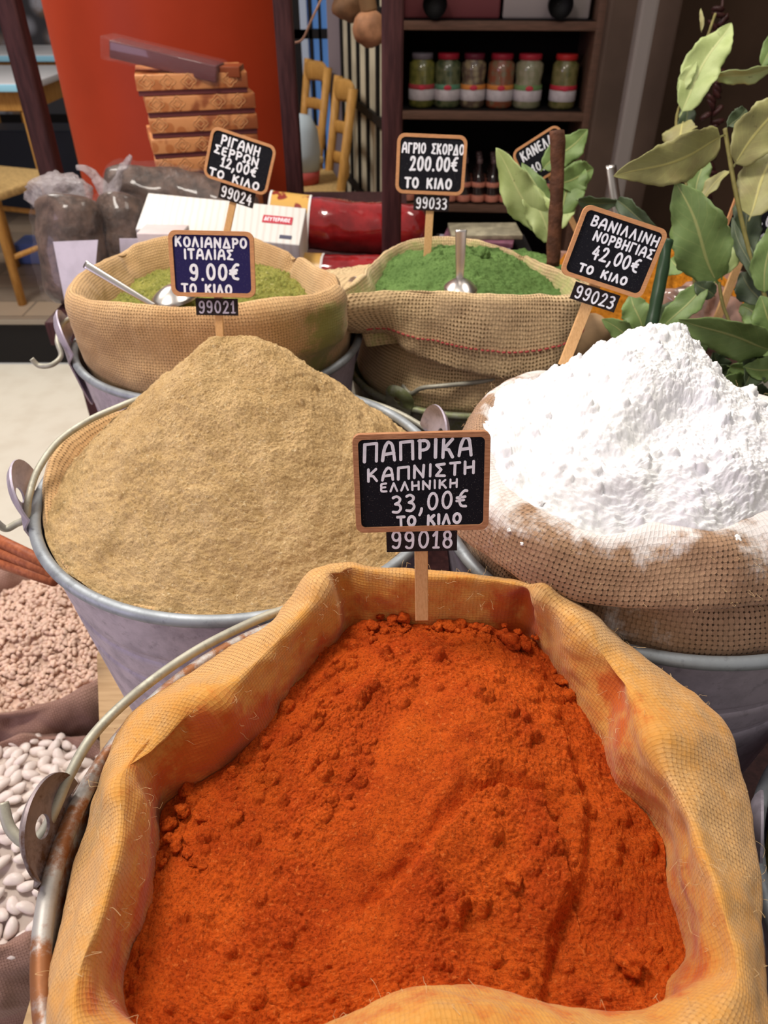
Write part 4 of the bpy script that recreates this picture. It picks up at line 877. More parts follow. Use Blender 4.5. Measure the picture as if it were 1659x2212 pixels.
def sign(cpx, cpy, dep, wpx, hpx, roll, yaw, back, lines, label, fm, bmat=None, plate=None, stake=None, code=None, frw=12, chalk='chalk', cchalk='chalk'):
    Cn = atp(cpx, cpy, dep); el = TH-math.atan((1106-cpy)/F); fs = math.cos(el-math.radians(back)); k = dep/F; ky = k/fs
    Rm = rotm('Z', yaw) @ rotm('X', -back) @ rotm('Y', -roll)
    def place(x, y, out): return Cn+Rm@np.array([x, -out, y])
    bot = Cn+Rm@np.array([0, 0, -hpx*ky*.5]); rnd = random.Random(int(cpx))
    t = thing('price_sign', label, 'price sign', place(stake[0]*k if stake else 0, -(stake[1] if stake else hpx)*ky, 0), 'chalkboard price signs')
    W_, H_ = wpx*k, hpx*ky; fr = frw*k
    outer = rrect(W_, H_, 14*k*1.2); inner = rrect(W_-2*fr, H_-2*fr, 11*k)
    n = len(outer); V = []
    for P, o_ in ((outer, -.0015), (outer, .0012), ([(a*.995, b*.995) for a, b in outer], .0018), (inner, .0018), (inner, .0004)): V += [place(a, b, o_) for a, b in P]
    Fc = [(j*n+i, j*n+(i+1) % n, (j+1)*n+(i+1) % n, (j+1)*n+i) for j in range(4) for i in range(n)]+[tuple(range(n))[::-1]]
    add('frame', (np.array(V), Fc), fm, t, sharp=30)
    bd = add('board', slab(inner, place, -.0008, .0006), bmat or M['board'], t, smooth=False)
    ln = [(s, a*k, b*k, y*ky, h*ky, sw*k, sl) for (s, a, b, y, h, sw, sl) in lines]
    if ln: add('lettering', write(ln, place, .0006, .0002, rnd), M[chalk], bd, smooth=False)
    if plate:
        x, y, pw, ph = plate
        pp = add('code_plate', slab([(x*k-pw*k/2, y*ky-ph*ky/2), (x*k+pw*k/2, y*ky-ph*ky/2), (x*k+pw*k/2, y*ky+ph*ky/2), (x*k-pw*k/2, y*ky+ph*ky/2)], place, -.0035, -.0016), M['plate'], t, smooth=False)
        add('lettering', write([(code, (x-pw*.42)*k, (x+pw*.42)*k, (y-ph*.34)*ky, ph*.66*ky, ph*.095*k, 0)], place, -.0016, .0002, rnd), M[cchalk], pp, smooth=False)
    if stake:
        x, yb, sw = stake
        add('stake', slab([(x*k-sw*k/2, -yb*ky), (x*k+sw*k/2, -yb*ky), (x*k+sw*k/2, -hpx*.3*ky), (x*k-sw*k/2, -hpx*.3*ky)], place, -.0075, -.0037, .0004), M['stake'], t, smooth=False)
sign(911, 1042, .402, 292, 212, 1.6, 0, 16, [('ΠΑΠΡΙΚΑ', -122, 106, 48, 37, 6.5, .035), ('ΚΑΠΝΙΣΤΗ', -116, 112, 6, 25, 5.5, .055), ('ΕΛΛΗΝΙΚΗ', -88, 76, -17, 17, 4.4, .04), ('33,00€', -64, 96, -64, 35, 5.4, .06), ('ΤΟ ΚΙΛΟ', -54, 84, -94, 20, 6.0, .03)],
     'large black price board reading 33,00 on a stake in the orange powder', M['frame'], plate=(-1, -129, 158, 56), stake=(-2, 330, 30), code='99018')
sign(459, 571, .66, 182, 136, -1.8, 2, 18, [('ΚΟΛΙΑΝΔΡΟ', -76, 74, 36, 18, 4.3, -.01), ('ΙΤΑΛΙΑΣ', -58, 44, 11, 18, 4.3, .0), ('9.00€', -48, 54, -32, 30, 5.5, .02), ('ΤΟ ΚΙΛΟ', -68, 38, -60, 18, 4.6, -.01)],
     'blue price board reading 9.00 behind the tan powder cone', M['frame2'], M['board_blue'], (4, -89, 92, 36), (6, 230, 17), '99021', 9, cchalk='chalk2')
sign(931, 356, .90, 150, 118, -2.2, 0, 14, [('ΑΓΡΙΟ ΣΚΟΡΔΟ', -63, 68, 22, 18, 3.4, .0), ('200.00€', -44, 56, -12, 25, 4.4, .02), ('ΤΟ ΚΙΛΟ', -54, 46, -46, 18, 4.4, .0)],
     'black price board reading 200.00 above the green powder', M['frame2'], plate=(6, -76, 78, 32), stake=(4, 215, 17), code='99033', frw=7)
sign(518, 349, .93, 142, 103, -17, 0, 14, [('ΡΙΓΑΝΗ', -46, 36, 22, 17, 3.6, .0), ('ΣΕΡΡΩΝ', -56, 38, 2, 15, 3.6, .0), ('12,00€', -38, 38, -20, 18, 3.6, .0), ('ΤΟ ΚΙΛΟ', -58, 50, -44, 14, 3.8, .0)],
     'tilted black price board reading 12,00 above the herb sack', M['frame2'], plate=(8, -68, 78, 32), stake=(2, 190, 15), code='99024', frw=6)
sign(1325, 545, .56, 190, 148, -16, -3, 16, [('ΒΑΝΙΛΛΙΝΗ', -68, 82, 37, 19, 3.9, .0), ('ΝΟΡΒΗΓΙΑΣ', -52, 82, 11, 18, 3.8, .0), ('42,00€', -42, 62, -24, 26, 4.4, .0), ('ΤΟ ΚΙΛΟ', -58, 50, -56, 15, 4.4, .0)],
     'tilted black price board reading 42,00 behind the white powder', M['frame2'], plate=(0, -98, 104, 38), stake=(-8, 260, 24), code='99023', frw=9)
sign(1172, 338, 1.04, 112, 84, 31, 0, 14, [('ΚΑΝΕΛΛΑ', -40, 46, 12, 18, 3.2, .0), ('10,00€', -30, 30, -20, 16, 3, 0)],
     'small steeply tilted price board half hidden behind pale leaves', M['frame2'], stake=(0, 240, 12), frw=5)
sign(1645, 478, .86, 150, 130, -12, 0, 14, [('.00', 0, 42, -6, 24, 4.2, .0), ('ΚΙΛΟ', 4, 60, -44, 20, 4.4, 0)],
     'price board cut off by the right edge behind dark leaves', M['frame2'], stake=(-10, 240, 18), frw=7)

# ------------------------------------------------------------------ goods on the rear table
def film(name, alpha=.05):
    m, nt, b, n, l = mat(name); b.inputs['Base Color'].default_value = (.62, .55, .56, 1); b.inputs['Roughness'].default_value = .15
    b.inputs['Alpha'].default_value = alpha; b.inputs['Specular IOR Level'].default_value = 1.0
    bump(nt, b, noise(nt, 75, 4, .7), 1.0, .012); return m
M['film'] = film('clear_film'); M['film2'] = film('milky_film', .45)
M['cured'] = plain('dark_cured_crust', (.14, .088, .066), .4, var=.6, vs_=45, bmp=1, bs_=90, coat=.25)
M['paper'] = plain('printed_paper', (.66, .60, .70), .6, var=.12, vs_=35)
def log_thing(P, r, label, papers, seed=0):
    P = crom(np.array(P), 10); L_ = len(P); t_ = np.linspace(0, 1, L_); rr = r*np.minimum(1, np.sqrt(np.clip(1-(2*t_-1)**8, .02, 1)))
    v, f = tube(P, rr, 24); v = v+ (np.array(v)-np.repeat(P, 24, 0))*(.12*fbm(v+seed, 30, 3))[:, None]
    t = thing('cured_sausage', label, 'sausage', P[-1] if P[-1][2] < P[0][2] else P[0], 'dark cured sausages in clear wrap')
    add('sausage_body', (v, f), M['cured'], t)
    v2, f2 = tube(P, rr*1.10+.003, 24); v2 = v2+(np.array(v2)-np.repeat(P, 24, 0))*(.16*fbm(v2+seed+3, 60, 3))[:, None]
    add('clear_wrap', (v2, f2), M['film'], t)
    for k, q in enumerate(papers): add('paper_label', q, M['paper'], t, smooth=False)
    return t
def quad(p0, p1, p2, p3, th=.001):
    P = np.array([p0, p1, p2, p3]); n = np.cross(P[1]-P[0], P[3]-P[0]); n = n/np.linalg.norm(n)*th
    V = np.concatenate([P, P+n]); return V, [(3, 2, 1, 0), (4, 5, 6, 7), (0, 1, 5, 4), (1, 2, 6, 5), (2, 3, 7, 6), (3, 0, 4, 7)]
log_thing([aty(150, 425, 1.28), aty(155, 520, 1.25), aty(172, 660, 1.22)], .052, 'dark cured sausage standing upright with long white paper label at far left', [quad(aty(115, 522, 1.17), aty(148, 690, 1.14), aty(196, 690, 1.14), aty(212, 518, 1.17))], 1)
log_thing([aty(262, 425, 1.33), aty(262, 500, 1.30), aty(268, 620, 1.28)], .040, 'dark cured sausage standing behind the herb sack with small white label', [quad(aty(258, 515, 1.225), aty(262, 570, 1.225), aty(300, 570, 1.225), aty(300, 515, 1.225))], 2)
log_thing([aty(225, 405, 1.50), aty(400, 425, 1.50), aty(555, 472, 1.48)], .046, 'long dark cured sausage lying across behind the white cartons', [], 3)
# milky bag tops
def crumple(name, label, c, sz, seed, m_):
    bm = bmesh.new(); bmesh.ops.create_icosphere(bm, subdivisions=4, radius=1); V, Fc = bmvf(bm)
    V = V*(1+.35*fbm(V+seed, 1.6, 4))[:, None]; V = V*np.array(sz)+c
    o = add(name, (V, Fc), m_, smooth=True); return setp(o, label, 'bag')
crumple('plastic_bag', 'crumpled clear plastic top of the leftmost sausage', aty(130, 415, 1.30), (.05, .04, .028), 2, M['film2'])
# upright twist of plastic
tw = []
for tip, w_ in (((165, 357), .02), ((283, 335), .022)):
    P0 = aty(232, 400, 1.42); P1 = aty(*tip, 1.42); v, f = tube(crom([P0+[0, 0, -.02], (P0+P1)/2+[0, .01, -.004], P1], 8), np.linspace(w_, .003, 17), 14, flat=.5); v = v+.006*np.stack([fbm(v, 50, 2), fbm(v+5, 50, 2), fbm(v+9, 50, 2)], 1); tw.append((v, f))
o = add('plastic_bag', merge(*tw), M['film2']); setp(o, 'whitish twisted plastic bag ends sticking up in front of the red column', 'bag')

# white cartons
def carton(c, s, rz, rx, label, m_, brand=False, ry=0):
    R = rotm('Z', rz) @ rotm('X', rx) @ rotm('Y', ry); c = np.array(c)
    t = thing('white_carton', label, 'carton', c-np.array([0, 0, s[2]/2]), 'white printed cartons')
    b_ = add('carton_body', box(c, s, .002, M=R), m_, t)
    def pl(x, y, o_): return c+R@(np.array([x, y-.012, s[2]/2+o_]) if brand else np.array([x, -s[1]/2-o_, y]))
    if brand:
        rd = add('red_logo', slab([(.066, .012), (.116, .012), (.116, .030), (.066, .030)], pl, 0, .0008), plain('red_print', (.50, .05, .07), .6), t, smooth=False)
        add('lettering', write([('ΔΕΥΤΕΡΑΙΟΣ',   .069, .112, .017, .008, .0013, 0)], pl, .0009, .0002, random.Random(2)), M['chalk'], rd, smooth=False)
        add('printed_bar', slab([(.10, -.022), (.12, -.022), (.12, -.014), (.10, -.014)], pl, 0, .0008), plain('dark_print', (.08, .08, .12), .6), t, smooth=False)
    else:
        add('printed_bar', slab([(-s[0]/2+.004, s[2]/2-.045), (-s[0]/2+.030, s[2]/2-.045), (-s[0]/2+.030, s[2]/2-.022), (-s[0]/2+.004, s[2]/2-.022)], pl, 0, .0008), plain('dark_print', (.05, .06, .10), .6), t, smooth=False)
m, nt, b, n, l = mat('striped_carton'); wv = N(nt, 'ShaderNodeTexWave', Scale=28.0, Distortion=1.5); l.new(N(nt, 'ShaderNodeTexCoord').outputs['Object'], wv.inputs['Vector'])
l.new(mixc(nt, math_(nt, 'MULTIPLY', ramp(nt, wv.outputs[1], .5, .95), .28), (.74, .72, .68), (.50, .40, .33)), b.inputs['Base Color']); b.inputs['Roughness'].default_value = .5; M['stripe'] = m
carton(aty(488, 516, 1.30), (.27, .09, .085), -5, 24, 'long white striped carton with a small red logo behind the blue price board', M['stripe'], True, 5)
pc_ = aty(350, 495, 1.20); carton((pc_[0], 1.205, (pc_[2]+zR)/2), (.070, .05, pc_[2]-zR-.002), -3, 0, 'small white carton with dark bar, left of the blue price board', plain('pinkish_carton', (.66, .56, .55), .6, var=.1, vs_=20))

# red vacuum packed sausages
M['redsaus'] = plain('red_packed_meat', (.30, .012, .014), .18, var=.35, vs_=30, bmp=.5, bs_=70, coat=1)
M['white_edge'] = plain('white_edge', (.75, .72, .70), .5)
def redpack(P, r, lab, lx):
    P = crom(np.array(P), 12); t_ = np.linspace(0, 1, len(P)); rr = r*np.sqrt(np.clip(1-(2*t_-1)**6, .03, 1))
    v, f = tube(P, rr, 28); v = v+(np.array(v)-np.repeat(P, 28, 0))*(.06*fbm(v, 40, 3))[:, None]
    t = thing('red_sausage', lab, 'sausage', P[0]-[0, 0, r], 'red vacuum packed sausages')
    add('sausage_body', (v, f), M['redsaus'], t)
    i0, i1 = int(lx[0]*len(P)), int(lx[1]*len(P)); Pl = P[i0:i1]
    m, nt, b, n, l = mat('yellow_wrap_label'); sp = N(nt, 'ShaderNodeSeparateXYZ'); l.new(N(nt, 'ShaderNodeTexCoord').outputs['Object'], sp.inputs[0])
    z0 = r*1.35; cc = mixc(nt, ramp(nt, sp.outputs[2], z0, z0+.004), (.60, .58, .46), (.66, .38, .09)); cc = mixc(nt, ramp(nt, noise(nt, 26, 2), .56, .6), cc, (.25, .03, .02)); l.new(cc, b.inputs['Base Color']); b.inputs['Roughness'].default_value = .35
    add('printed_label', tube(Pl, r*1.035, 28, caps=False), m, t)
    for j in (0, -1):
        q = Pl[j]; tt = Pl[1]-Pl[0] if j == 0 else Pl[-1]-Pl[-2]; tt /= np.linalg.norm(tt); add('label_edge', tube(np.array([q-tt*.002, q+tt*.002]), r*1.045, 28, caps=False), M['white_edge'], t)
    return t
redpack([aty(572, 470, 1.42), aty(690, 484, 1.42), aty(820, 495, 1.42), aty(925, 492, 1.42)], .046, 'thick red packed sausage with yellow label lying behind the dark post', (.08, .30))
redpack([aty(560, 585, 1.30), aty(690, 592, 1.30), aty(800, 596, 1.28), aty(870, 590, 1.28)], .034, 'lower red packed sausage with yellow and white label between the two back sacks', (.22, .40))
redpack([aty(690, 545, 1.56), aty(800, 545, 1.56), aty(930, 545, 1.56)], .036, 'dark red packed sausage lying behind and below the thick one', (.02, .12))
# magazines behind green sack
for k, (cc_, rz) in enumerate((((.40, .36, .45), 3), ((.25, .10, .15), -4), ((.36, .32, .22), 9))):
    p = aty(1025, 512, 1.40); o = add('magazine', box((p[0]+.01*k, p[1]+.01*k, p[2]-.012+k*.0085), (.13, .08, .008), .001, M=rotm('Z', rz-8)), plain('cover_%d' % k, cc_, .3, var=.4, vs_=50))
    setp(o, ('pale lilac booklet at the bottom of the small pile behind the green powder', 'dark pinkish booklet in the middle of the small pile behind the green powder', 'yellowish booklet on top of the small pile behind the green powder')[k], 'booklet', 'booklets behind the green powder')
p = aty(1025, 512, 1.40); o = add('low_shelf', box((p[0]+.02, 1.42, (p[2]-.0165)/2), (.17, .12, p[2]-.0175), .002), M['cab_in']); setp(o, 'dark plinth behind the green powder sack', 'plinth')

# printed boxes
m, nt, b, n, l = mat('printed_orange_box'); tc = N(nt, 'ShaderNodeTexCoord').outputs['Object']
v1 = N(nt, 'ShaderNodeTexVoronoi', Scale=34.0); l.new(tc, v1.inputs['Vector'])
base = mixc(nt, ramp(nt, v1.outputs['Distance'], .32, .42), (.50, .17, .05), (.66, .28, .10)); base = mixc(nt, ramp(nt, noise(nt, 22, 2), .5, .62), base, (.32, .09, .03))
l.new(base, b.inputs['Base Color']); b.inputs['Roughness'].default_value = .4; M['obox'] = m
M['oboxlid'] = plain('box_side_dark', (.16, .05, .05), .5)
nb = 7; labs = ['second from top', 'third from top', 'fourth from top', 'fifth from top', 'sixth from top', 'lowest', '']
zt = aty(430, 160, 1.74)[2]; hb = (zt-(zR))/nb
for k in range(nb):
    z = zt-hb*(k+.5); cxk = aty(430, 300, 1.80)[0]+(.0 if k else -.006)+.003*((k*7) % 3-1); c = np.array([cxk, 1.84, z])
    lab = 'orange patterned flat box, %s in the stack before the red column' % ('topmost' if k == 0 else ('bottom one' if k == nb-1 else ('second', 'third', 'fourth', 'fifth', 'sixth')[k-1]+' from the top'))
    t = thing('sweets_box', lab, 'box', c-[0, 0, hb/2], 'orange patterned boxes in a stack'); R = rotm('Z', 16+((k*3) % 5-2)*.8)
    add('box_base', box(c-[0, 0, hb*.34], (.222, .17, hb*.30), .001, M=R), M['oboxlid'], t)
    add('box_lid', box(c+[0, 0, hb*.125], (.226, .18, hb*.72), .0015, M=R), M['obox'], t)
    # ornament rosettes printed on the front
    rs = []
    for j in range(5):
        if (j+k) % 4 == 3: continue
        xx = -.092+.042*j
        for rr in (.0135, .007):
            a = np.linspace(0, 2*PI, 16, endpoint=False); rad = rr*(1+.22*np.cos(4*a))
            P = np.stack([xx+rad*np.cos(a), np.full(16, -.0905), hb*.155+rad*np.sin(a)*.85], 1)@R.T+c; rs.append(tube(P, .0010, 5, closed=True))
    add('printed_rosettes', merge(*rs), plain('rosette_print', (.66, .34, .14), .5), t)
# long film wrapped box on top
R = rotm('Z', -6) @ rotm('Y', 11); c = aty(362, 130, 1.79)
t = thing('wrapped_box', 'long pinkish brown box in clear plastic lying tilted on the orange stack', 'box', c-[0, 0, .02])
add('box_body', box(c, (.222, .06, .032), .003, M=R), plain('pink_brown_box', (.13, .035, .035), .35, coat=.4), t)
add('clear_wrap', box(c-R@np.array([.006, 0, 0]), (.246, .068, .043), .006, M=R), M['film'], t)
o = add('small_box', box(aty(497, 152, 1.80), (.05, .06, .02), .002), plain('brown_box', (.26, .06, .02), .4)); setp(o, 'small brown box on the right end of the orange stack', 'box')

# ------------------------------------------------------------------ laurel
def leafmat(name, c1, c2, rib):
    m, nt, b, n, l = mat(name); uv = N(nt, 'ShaderNodeUVMap').outputs[0]; sp = N(nt, 'ShaderNodeSeparateXYZ'); l.new(uv, sp.inputs[0])
    dx = math_(nt, 'ABSOLUTE', sp.outputs[0]); ribm = ramp(nt, dx, .075, .03)
    ph = math_(nt, 'SUBTRACT', math_(nt, 'MULTIPLY', sp.outputs[1], 9.0), math_(nt, 'MULTIPLY', dx, 2.6)); vein = math_(nt, 'ABSOLUTE', math_(nt, 'SUBTRACT', math_(nt, 'FRACT', ph), .5))
    base = mixc(nt, ramp(nt, noise(nt, 40, 4), .35, .7), c1, c2); base = mixc(nt, math_(nt, 'MULTIPLY', ramp(nt, vein, .06, .0), .25), base, rib); base = mixc(nt, math_(nt, 'MULTIPLY', ribm, .8), base, rib)
    base = mixc(nt, math_(nt, 'MULTIPLY', ramp(nt, noise(nt, 130, 3), .66, .74), .5), base, (.12, .09, .03))
    l.new(base, b.inputs['Base Color']); b.inputs['Roughness'].default_value = .55; b.inputs['Subsurface Weight'].default_value = 0
    bump(nt, b, math_(nt, 'ADD', math_(nt, 'MULTIPLY', ribm, 1.0), noise(nt, 150, 3)), .3, .001); return m
LM = {'p': leafmat('leaf_pale', (.42, .50, .20), (.34, .42, .15), (.55, .58, .25)), 'o': leafmat('leaf_olive', (.30, .29, .105), (.24, .21, .08), (.50, .45, .14)),
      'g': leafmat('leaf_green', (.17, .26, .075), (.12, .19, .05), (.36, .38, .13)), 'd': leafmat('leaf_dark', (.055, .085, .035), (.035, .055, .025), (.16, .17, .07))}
LM['stem'] = plain('laurel_stem', (.22, .19, .06), .6, var=.3, vs_=80)
def leaf(parent, base, tip, wpx, mt, dep=(.8, .8), bow=.10, fold=.25, tilt=0, wav=1, seed=0, nrm=None):
    B = atp(base[0], base[1], dep[0]); T = atp(tip[0], tip[1], dep[1]); ax = T-B; L_ = np.linalg.norm(ax); ax /= L_
    view = (B+T)/2-ORI; view /= np.linalg.norm(view); side = np.cross(ax, view); side /= np.linalg.norm(side); nn = np.cross(side, ax)
    if nn@view > 0: nn = -nn
    a = math.radians(tilt); side, nn = side*math.cos(a)+nn*math.sin(a), -side*math.sin(a)+nn*math.cos(a)
    Wd = wpx*(dep[0]+dep[1])/2/F/max(.35, math.cos(a)); nt_, ns_ = 36, 13; V = []; UV = []
    r_ = random.Random(seed*31+int(base[0])); ph = r_.random()*6
    for i in range(nt_):
        t = i/(nt_-1); w_ = Wd/2*max(0.015, (math.sin(PI*t**.86))**.80)*(1+.05*math.sin(t*23+ph)+.03*math.sin(t*61+ph))
        if t < .06: w_ = Wd/2*.04
        mid = B+ax*L_*t+nn*bow*L_*math.sin(PI*t)*.8+side*.035*L_*math.sin(2*PI*t+ph)*.6
        for j in range(ns_):
            s = -1+2*j/(ns_-1)
            V.append(mid+side*w_*s+nn*(fold*w_*abs(s)+wav*.10*Wd*abs(s)**2*math.sin(t*14+ph+s*1.5)*math.sin(PI*t))); UV.append((s, t))
    V = np.array(V); Fc = gridf(nt_, ns_, False)
    o = add('leaf', (V, Fc), mt, parent, uv=np.array(UV)); sm = o.modifiers.new('thick', 'SOLIDIFY'); sm.thickness = .0006; return o
def branch(label, stem, sr, leaves, dep):
    P = [atp(x, y, dd) for x, y, dd in stem]; t = thing('laurel_branch', label, 'branch', P[-1], 'laurel branches')
    add('stem', tube(crom(P, 6), sr, 8), LM['stem'], t)
    for i, lf in enumerate(leaves): leaf(t, lf[0], lf[1], lf[2], LM[lf[3]], lf[4] if len(lf) > 4 else (dep, dep), *(lf[5] if len(lf) > 5 else ()), seed=i+1)
branch('tallest laurel branch with long pale leaves at the top right', [(1545, 30, .98), (1500, 160, .97), (1462, 250, .96), (1470, 330, .95), (1490, 450, .93), (1500, 620, .92)], .0018,
       [((1462, 252), (1575, 48), 78, 'p', (.96, .97), (.08, .3)), ((1463, 205), (1503, 132), 28, 'p', (.96, .95)), ((1535, 168), (1690, 135), 30, 'p', (.96, .94), (.1, .3, 40)), ((1478, 262), (1462, 345), 62, 'o', (.95, .94), (.1, .2, 30)),
        ((1472, 300), (1490, 215), 34, 'd', (.99, 1.0)), ((1516, 70), (1515, 18), 9, 'o', (.96, .96)), ((1640, 150), (1710, 40), 40, 'g', (.97, .97)), ((1500, 430), (1522, 335), 44, 'g', (.93, .93)), ((1510, 420), (1500, 372), 18, 'o')], .95)
branch('laurel branch with broad olive leaves at the right edge', [(1566, 278, .78), (1576, 340, .78), (1592, 430, .78), (1618, 540, .78), (1655, 650, .78), (1690, 800, .79)], .0022,
       [((1566, 298), (1326, 388), 92, 'o', (.78, .74), (.06, .18, -10)), ((1580, 362), (1705, 190), 96, 'o', (.78, .76), (.06, .2, 15)), ((1612, 478), (1690, 300), 92, 'o', (.78, .79), (.05, .2, -10)), ((1580, 366), (1502, 452), 24, 'o', (.78, .8), (.1, .2, 50)),
        ((1570, 278), (1612, 238), 40, 'd', (.79, .81)), ((1622, 565), (1598, 400), 58, 'd', (.79, .84), (.05, .2, 20)), ((1648, 640), (1672, 470), 60, 'g', (.78, .76), (.08, .3)), ((1640, 625), (1580, 470), 30, 'd', (.78, .80)), ((1650, 660), (1598, 590), 60, 'd', (.80, .82)),
        ((1668, 700), (1600, 660), 55, 'g', (.80, .84)), ((1680, 730), (1640, 640), 70, 'g', (.79, .78))], .78)
branch('laurel branch in the middle right with one large mottled green leaf', [(1553, 610, .80), (1562, 660, .80), (1585, 720, .80), (1610, 800, .80), (1625, 900, .80)], .0018,
       [((1556, 615), (1462, 392), 118, 'g', (.80, .76), (.06, .2, -8)), ((1560, 605), (1556, 478), 66, 'p', (.81, .83), (.1, .3, 15, 1.6)), ((1530, 612), (1422, 722), 56, 'g', (.80, .82), (.1, .2, 15)), ((1675, 752), (1468, 684), 80, 'g', (.78, .74), (.08, .3, -25)),
        ((1552, 612), (1478, 585), 22, 'p', (.84, .88)), ((1545, 640), (1500, 610), 40, 'd'), ((1480, 590), (1448, 560), 50, 'g', (.88, .9))], .80)
branch('low laurel sprig of small rounded leaves behind the white powder', [(1500, 640, .86), (1440, 700, .85), (1390, 740, .84), (1375, 800, .84)], .0016,
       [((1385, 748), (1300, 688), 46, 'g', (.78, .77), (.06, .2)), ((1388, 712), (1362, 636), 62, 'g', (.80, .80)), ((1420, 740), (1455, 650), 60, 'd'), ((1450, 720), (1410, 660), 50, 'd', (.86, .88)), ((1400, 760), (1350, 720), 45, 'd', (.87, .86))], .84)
rl = random.Random(5); low = []
for k in range(26):
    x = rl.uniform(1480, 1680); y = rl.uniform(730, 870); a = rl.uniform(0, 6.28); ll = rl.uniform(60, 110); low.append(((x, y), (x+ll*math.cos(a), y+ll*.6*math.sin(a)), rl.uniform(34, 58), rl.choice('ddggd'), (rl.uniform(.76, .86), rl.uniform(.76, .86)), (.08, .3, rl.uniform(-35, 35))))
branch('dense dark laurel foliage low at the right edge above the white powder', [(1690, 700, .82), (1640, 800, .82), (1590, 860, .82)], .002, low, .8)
branch('cluster of pale green leaves around the cinnamon bark', [(1195, 440, 1.0), (1190, 500, 1.0), (1190, 560, 1.0)], .002,
       [((1188, 505), (1068, 322), 74, 'p', (.99, .94), (.10, .25, -10, 1.5)), ((1192, 530), (1138, 385), 62, 'p', (.98, .96), (.08, .2, 0, 1.6)), ((1168, 372), (1270, 281), 58, 'g', (1.01, 1.03), (.05, .2)), ((1205, 400), (1282, 366), 60, 'g', (1.01, 1.02)),
        ((1205, 470), (1252, 345), 74, 'g', (1.02, 1.02)), ((1200, 500), (1240, 400), 50, 'p', (1.02, 1.03)), ((1170, 485), (1128, 455), 26, 'd'), ((1245, 430), (1345, 432), 30, 'd', (.96, .93), (.22, .3, 30)), ((1330, 428), (1428, 498), 40, 'd', (.93, .9), (.15, .3, 20)), ((1190, 470), (1130, 350), 40, 'g', (1.03, 1.03))], 1.0)
# cinnamon bark and dark stem
def bark(P, r, label, name='cinnamon_bark', m_=None, cat='cinnamon'):
    P = crom(np.array(P), 8); v, f = tube(P, r, 16); v = v+(np.array(v)-np.repeat(P, 16, 0))*(.22*fbm(v, 60, 3))[:, None]
    o = add(name, (v, f), m_ or plain('cinnamon_bark', (.13, .05, .025), .7, var=.5, vs_=60, bmp=.8)); return setp(o, label, cat)
bark([aty(1204, 282, .98), aty(1203, 420, .96), aty(1193, 575, .94)], .0085, 'upright reddish brown cinnamon bark stick among the pale leaves')
bark([atp(1440, 520, .74), atp(1425, 620, .74), atp(1398, 740, .74)], .0062, 'dark green thick stem beside the 42,00 price board', 'plant_stem', plain('dark_green_stem', (.02, .045, .02), .4), 'stem')
# dried pepper string
pp = []; rp = random.Random(3)
for k in range(34):
    t_ = k/33; x = 1560-40*t_+rp.uniform(-16, 16); y = 20+400*t_; pp.append(blob(aty(x, y, 1.55), .0085, k, 2, .3, (1.5, .8, .6), rotm('Y', rp.uniform(-60, 60))))
o = add('dried_pepper_string', merge(*pp, tube(np.array([aty(1562, -10, 1.56), aty(1520, 430, 1.56)]), .002, 6)), plain('dried_pepper', (.045, .014, .012), .4, var=.4, vs_=60)); setp(o, 'string of dark dried peppers hanging behind the laurel leaves', 'dried peppers')
# steel scoop handle far right
o = add('steel_scoop', tube(crom([aty(1320, 358, 1.15), aty(1328, 420, 1.13), aty(1342, 500, 1.11)], 5), .0085, 12, flat=.4), M['steel']); setp(o, 'steel scoop handle sticking out of the golden orange powder', 'scoop', 'steel scoops in the sacks')
# golden powder sack behind laurel
CT = (.40, 1.13)
te = [('p', a, .165, .43) for a in range(0, 360, 40)]
heap('turmeric_powder', 'golden orange powder heap behind the laurel leaves', 'powder', CT, te, [('w', .30, 1.10, .34), ('w', .38, 1.16, .33), ('w', .46, 1.12, .37), ('w', .36, 1.04, .385), ('w', .46, 1.03, .41), ('w', .50, 1.18, .38)], M['turmeric'], 90, 240, ((20, .006), (120, .003)), [], 1.0, 14, 0, None, 120, (.002, .005))
tS = [[('p', a, .15, .46) for a in range(0, 360, 45)], [('p', a, .16, .425) for a in range(0, 360, 45)], [('p', a, .175, .405) for a in range(0, 360, 45)], [('p', a, .19, .43) for a in range(0, 360, 45)], [('p', a, .18, .55) for a in range(0, 360, 45)], [('p', a, .165, .616) for a in range(0, 360, 45)]]
sack('burlap_sack', 'sack holding the golden orange powder, mostly behind the leaves', CT, tS, M['burlap_dark'], 240, 8, .004, 16, seed=11)
o = crumple('plastic_bag', 'crumpled translucent pinkish bag between the laurel and the white powder', atp(1500, 700, .95), (.055, .04, .05), 9, plain('pink_plastic', (.48, .28, .22), .2, var=.4, vs_=30, coat=.8))
o = add('paper_roll', tube(crom([aty(1218, 765, .80), aty(1250, 742, .82), aty(1292, 712, .84)], 5), np.linspace(.017, .022, 11), 18), plain('tan_paper', (.48, .31, .17), .7, var=.3, vs_=30)); setp(o, 'tan rolled paper bundle between the green powder sack and the white powder', 'roll')
o = add('wooden_slat', box((atd(768, 840, .5)[0], .78, H-.52), (.022, .01, .20), .002), M['stake']); setp(o, 'light wooden slat standing between the two back buckets', 'slat')

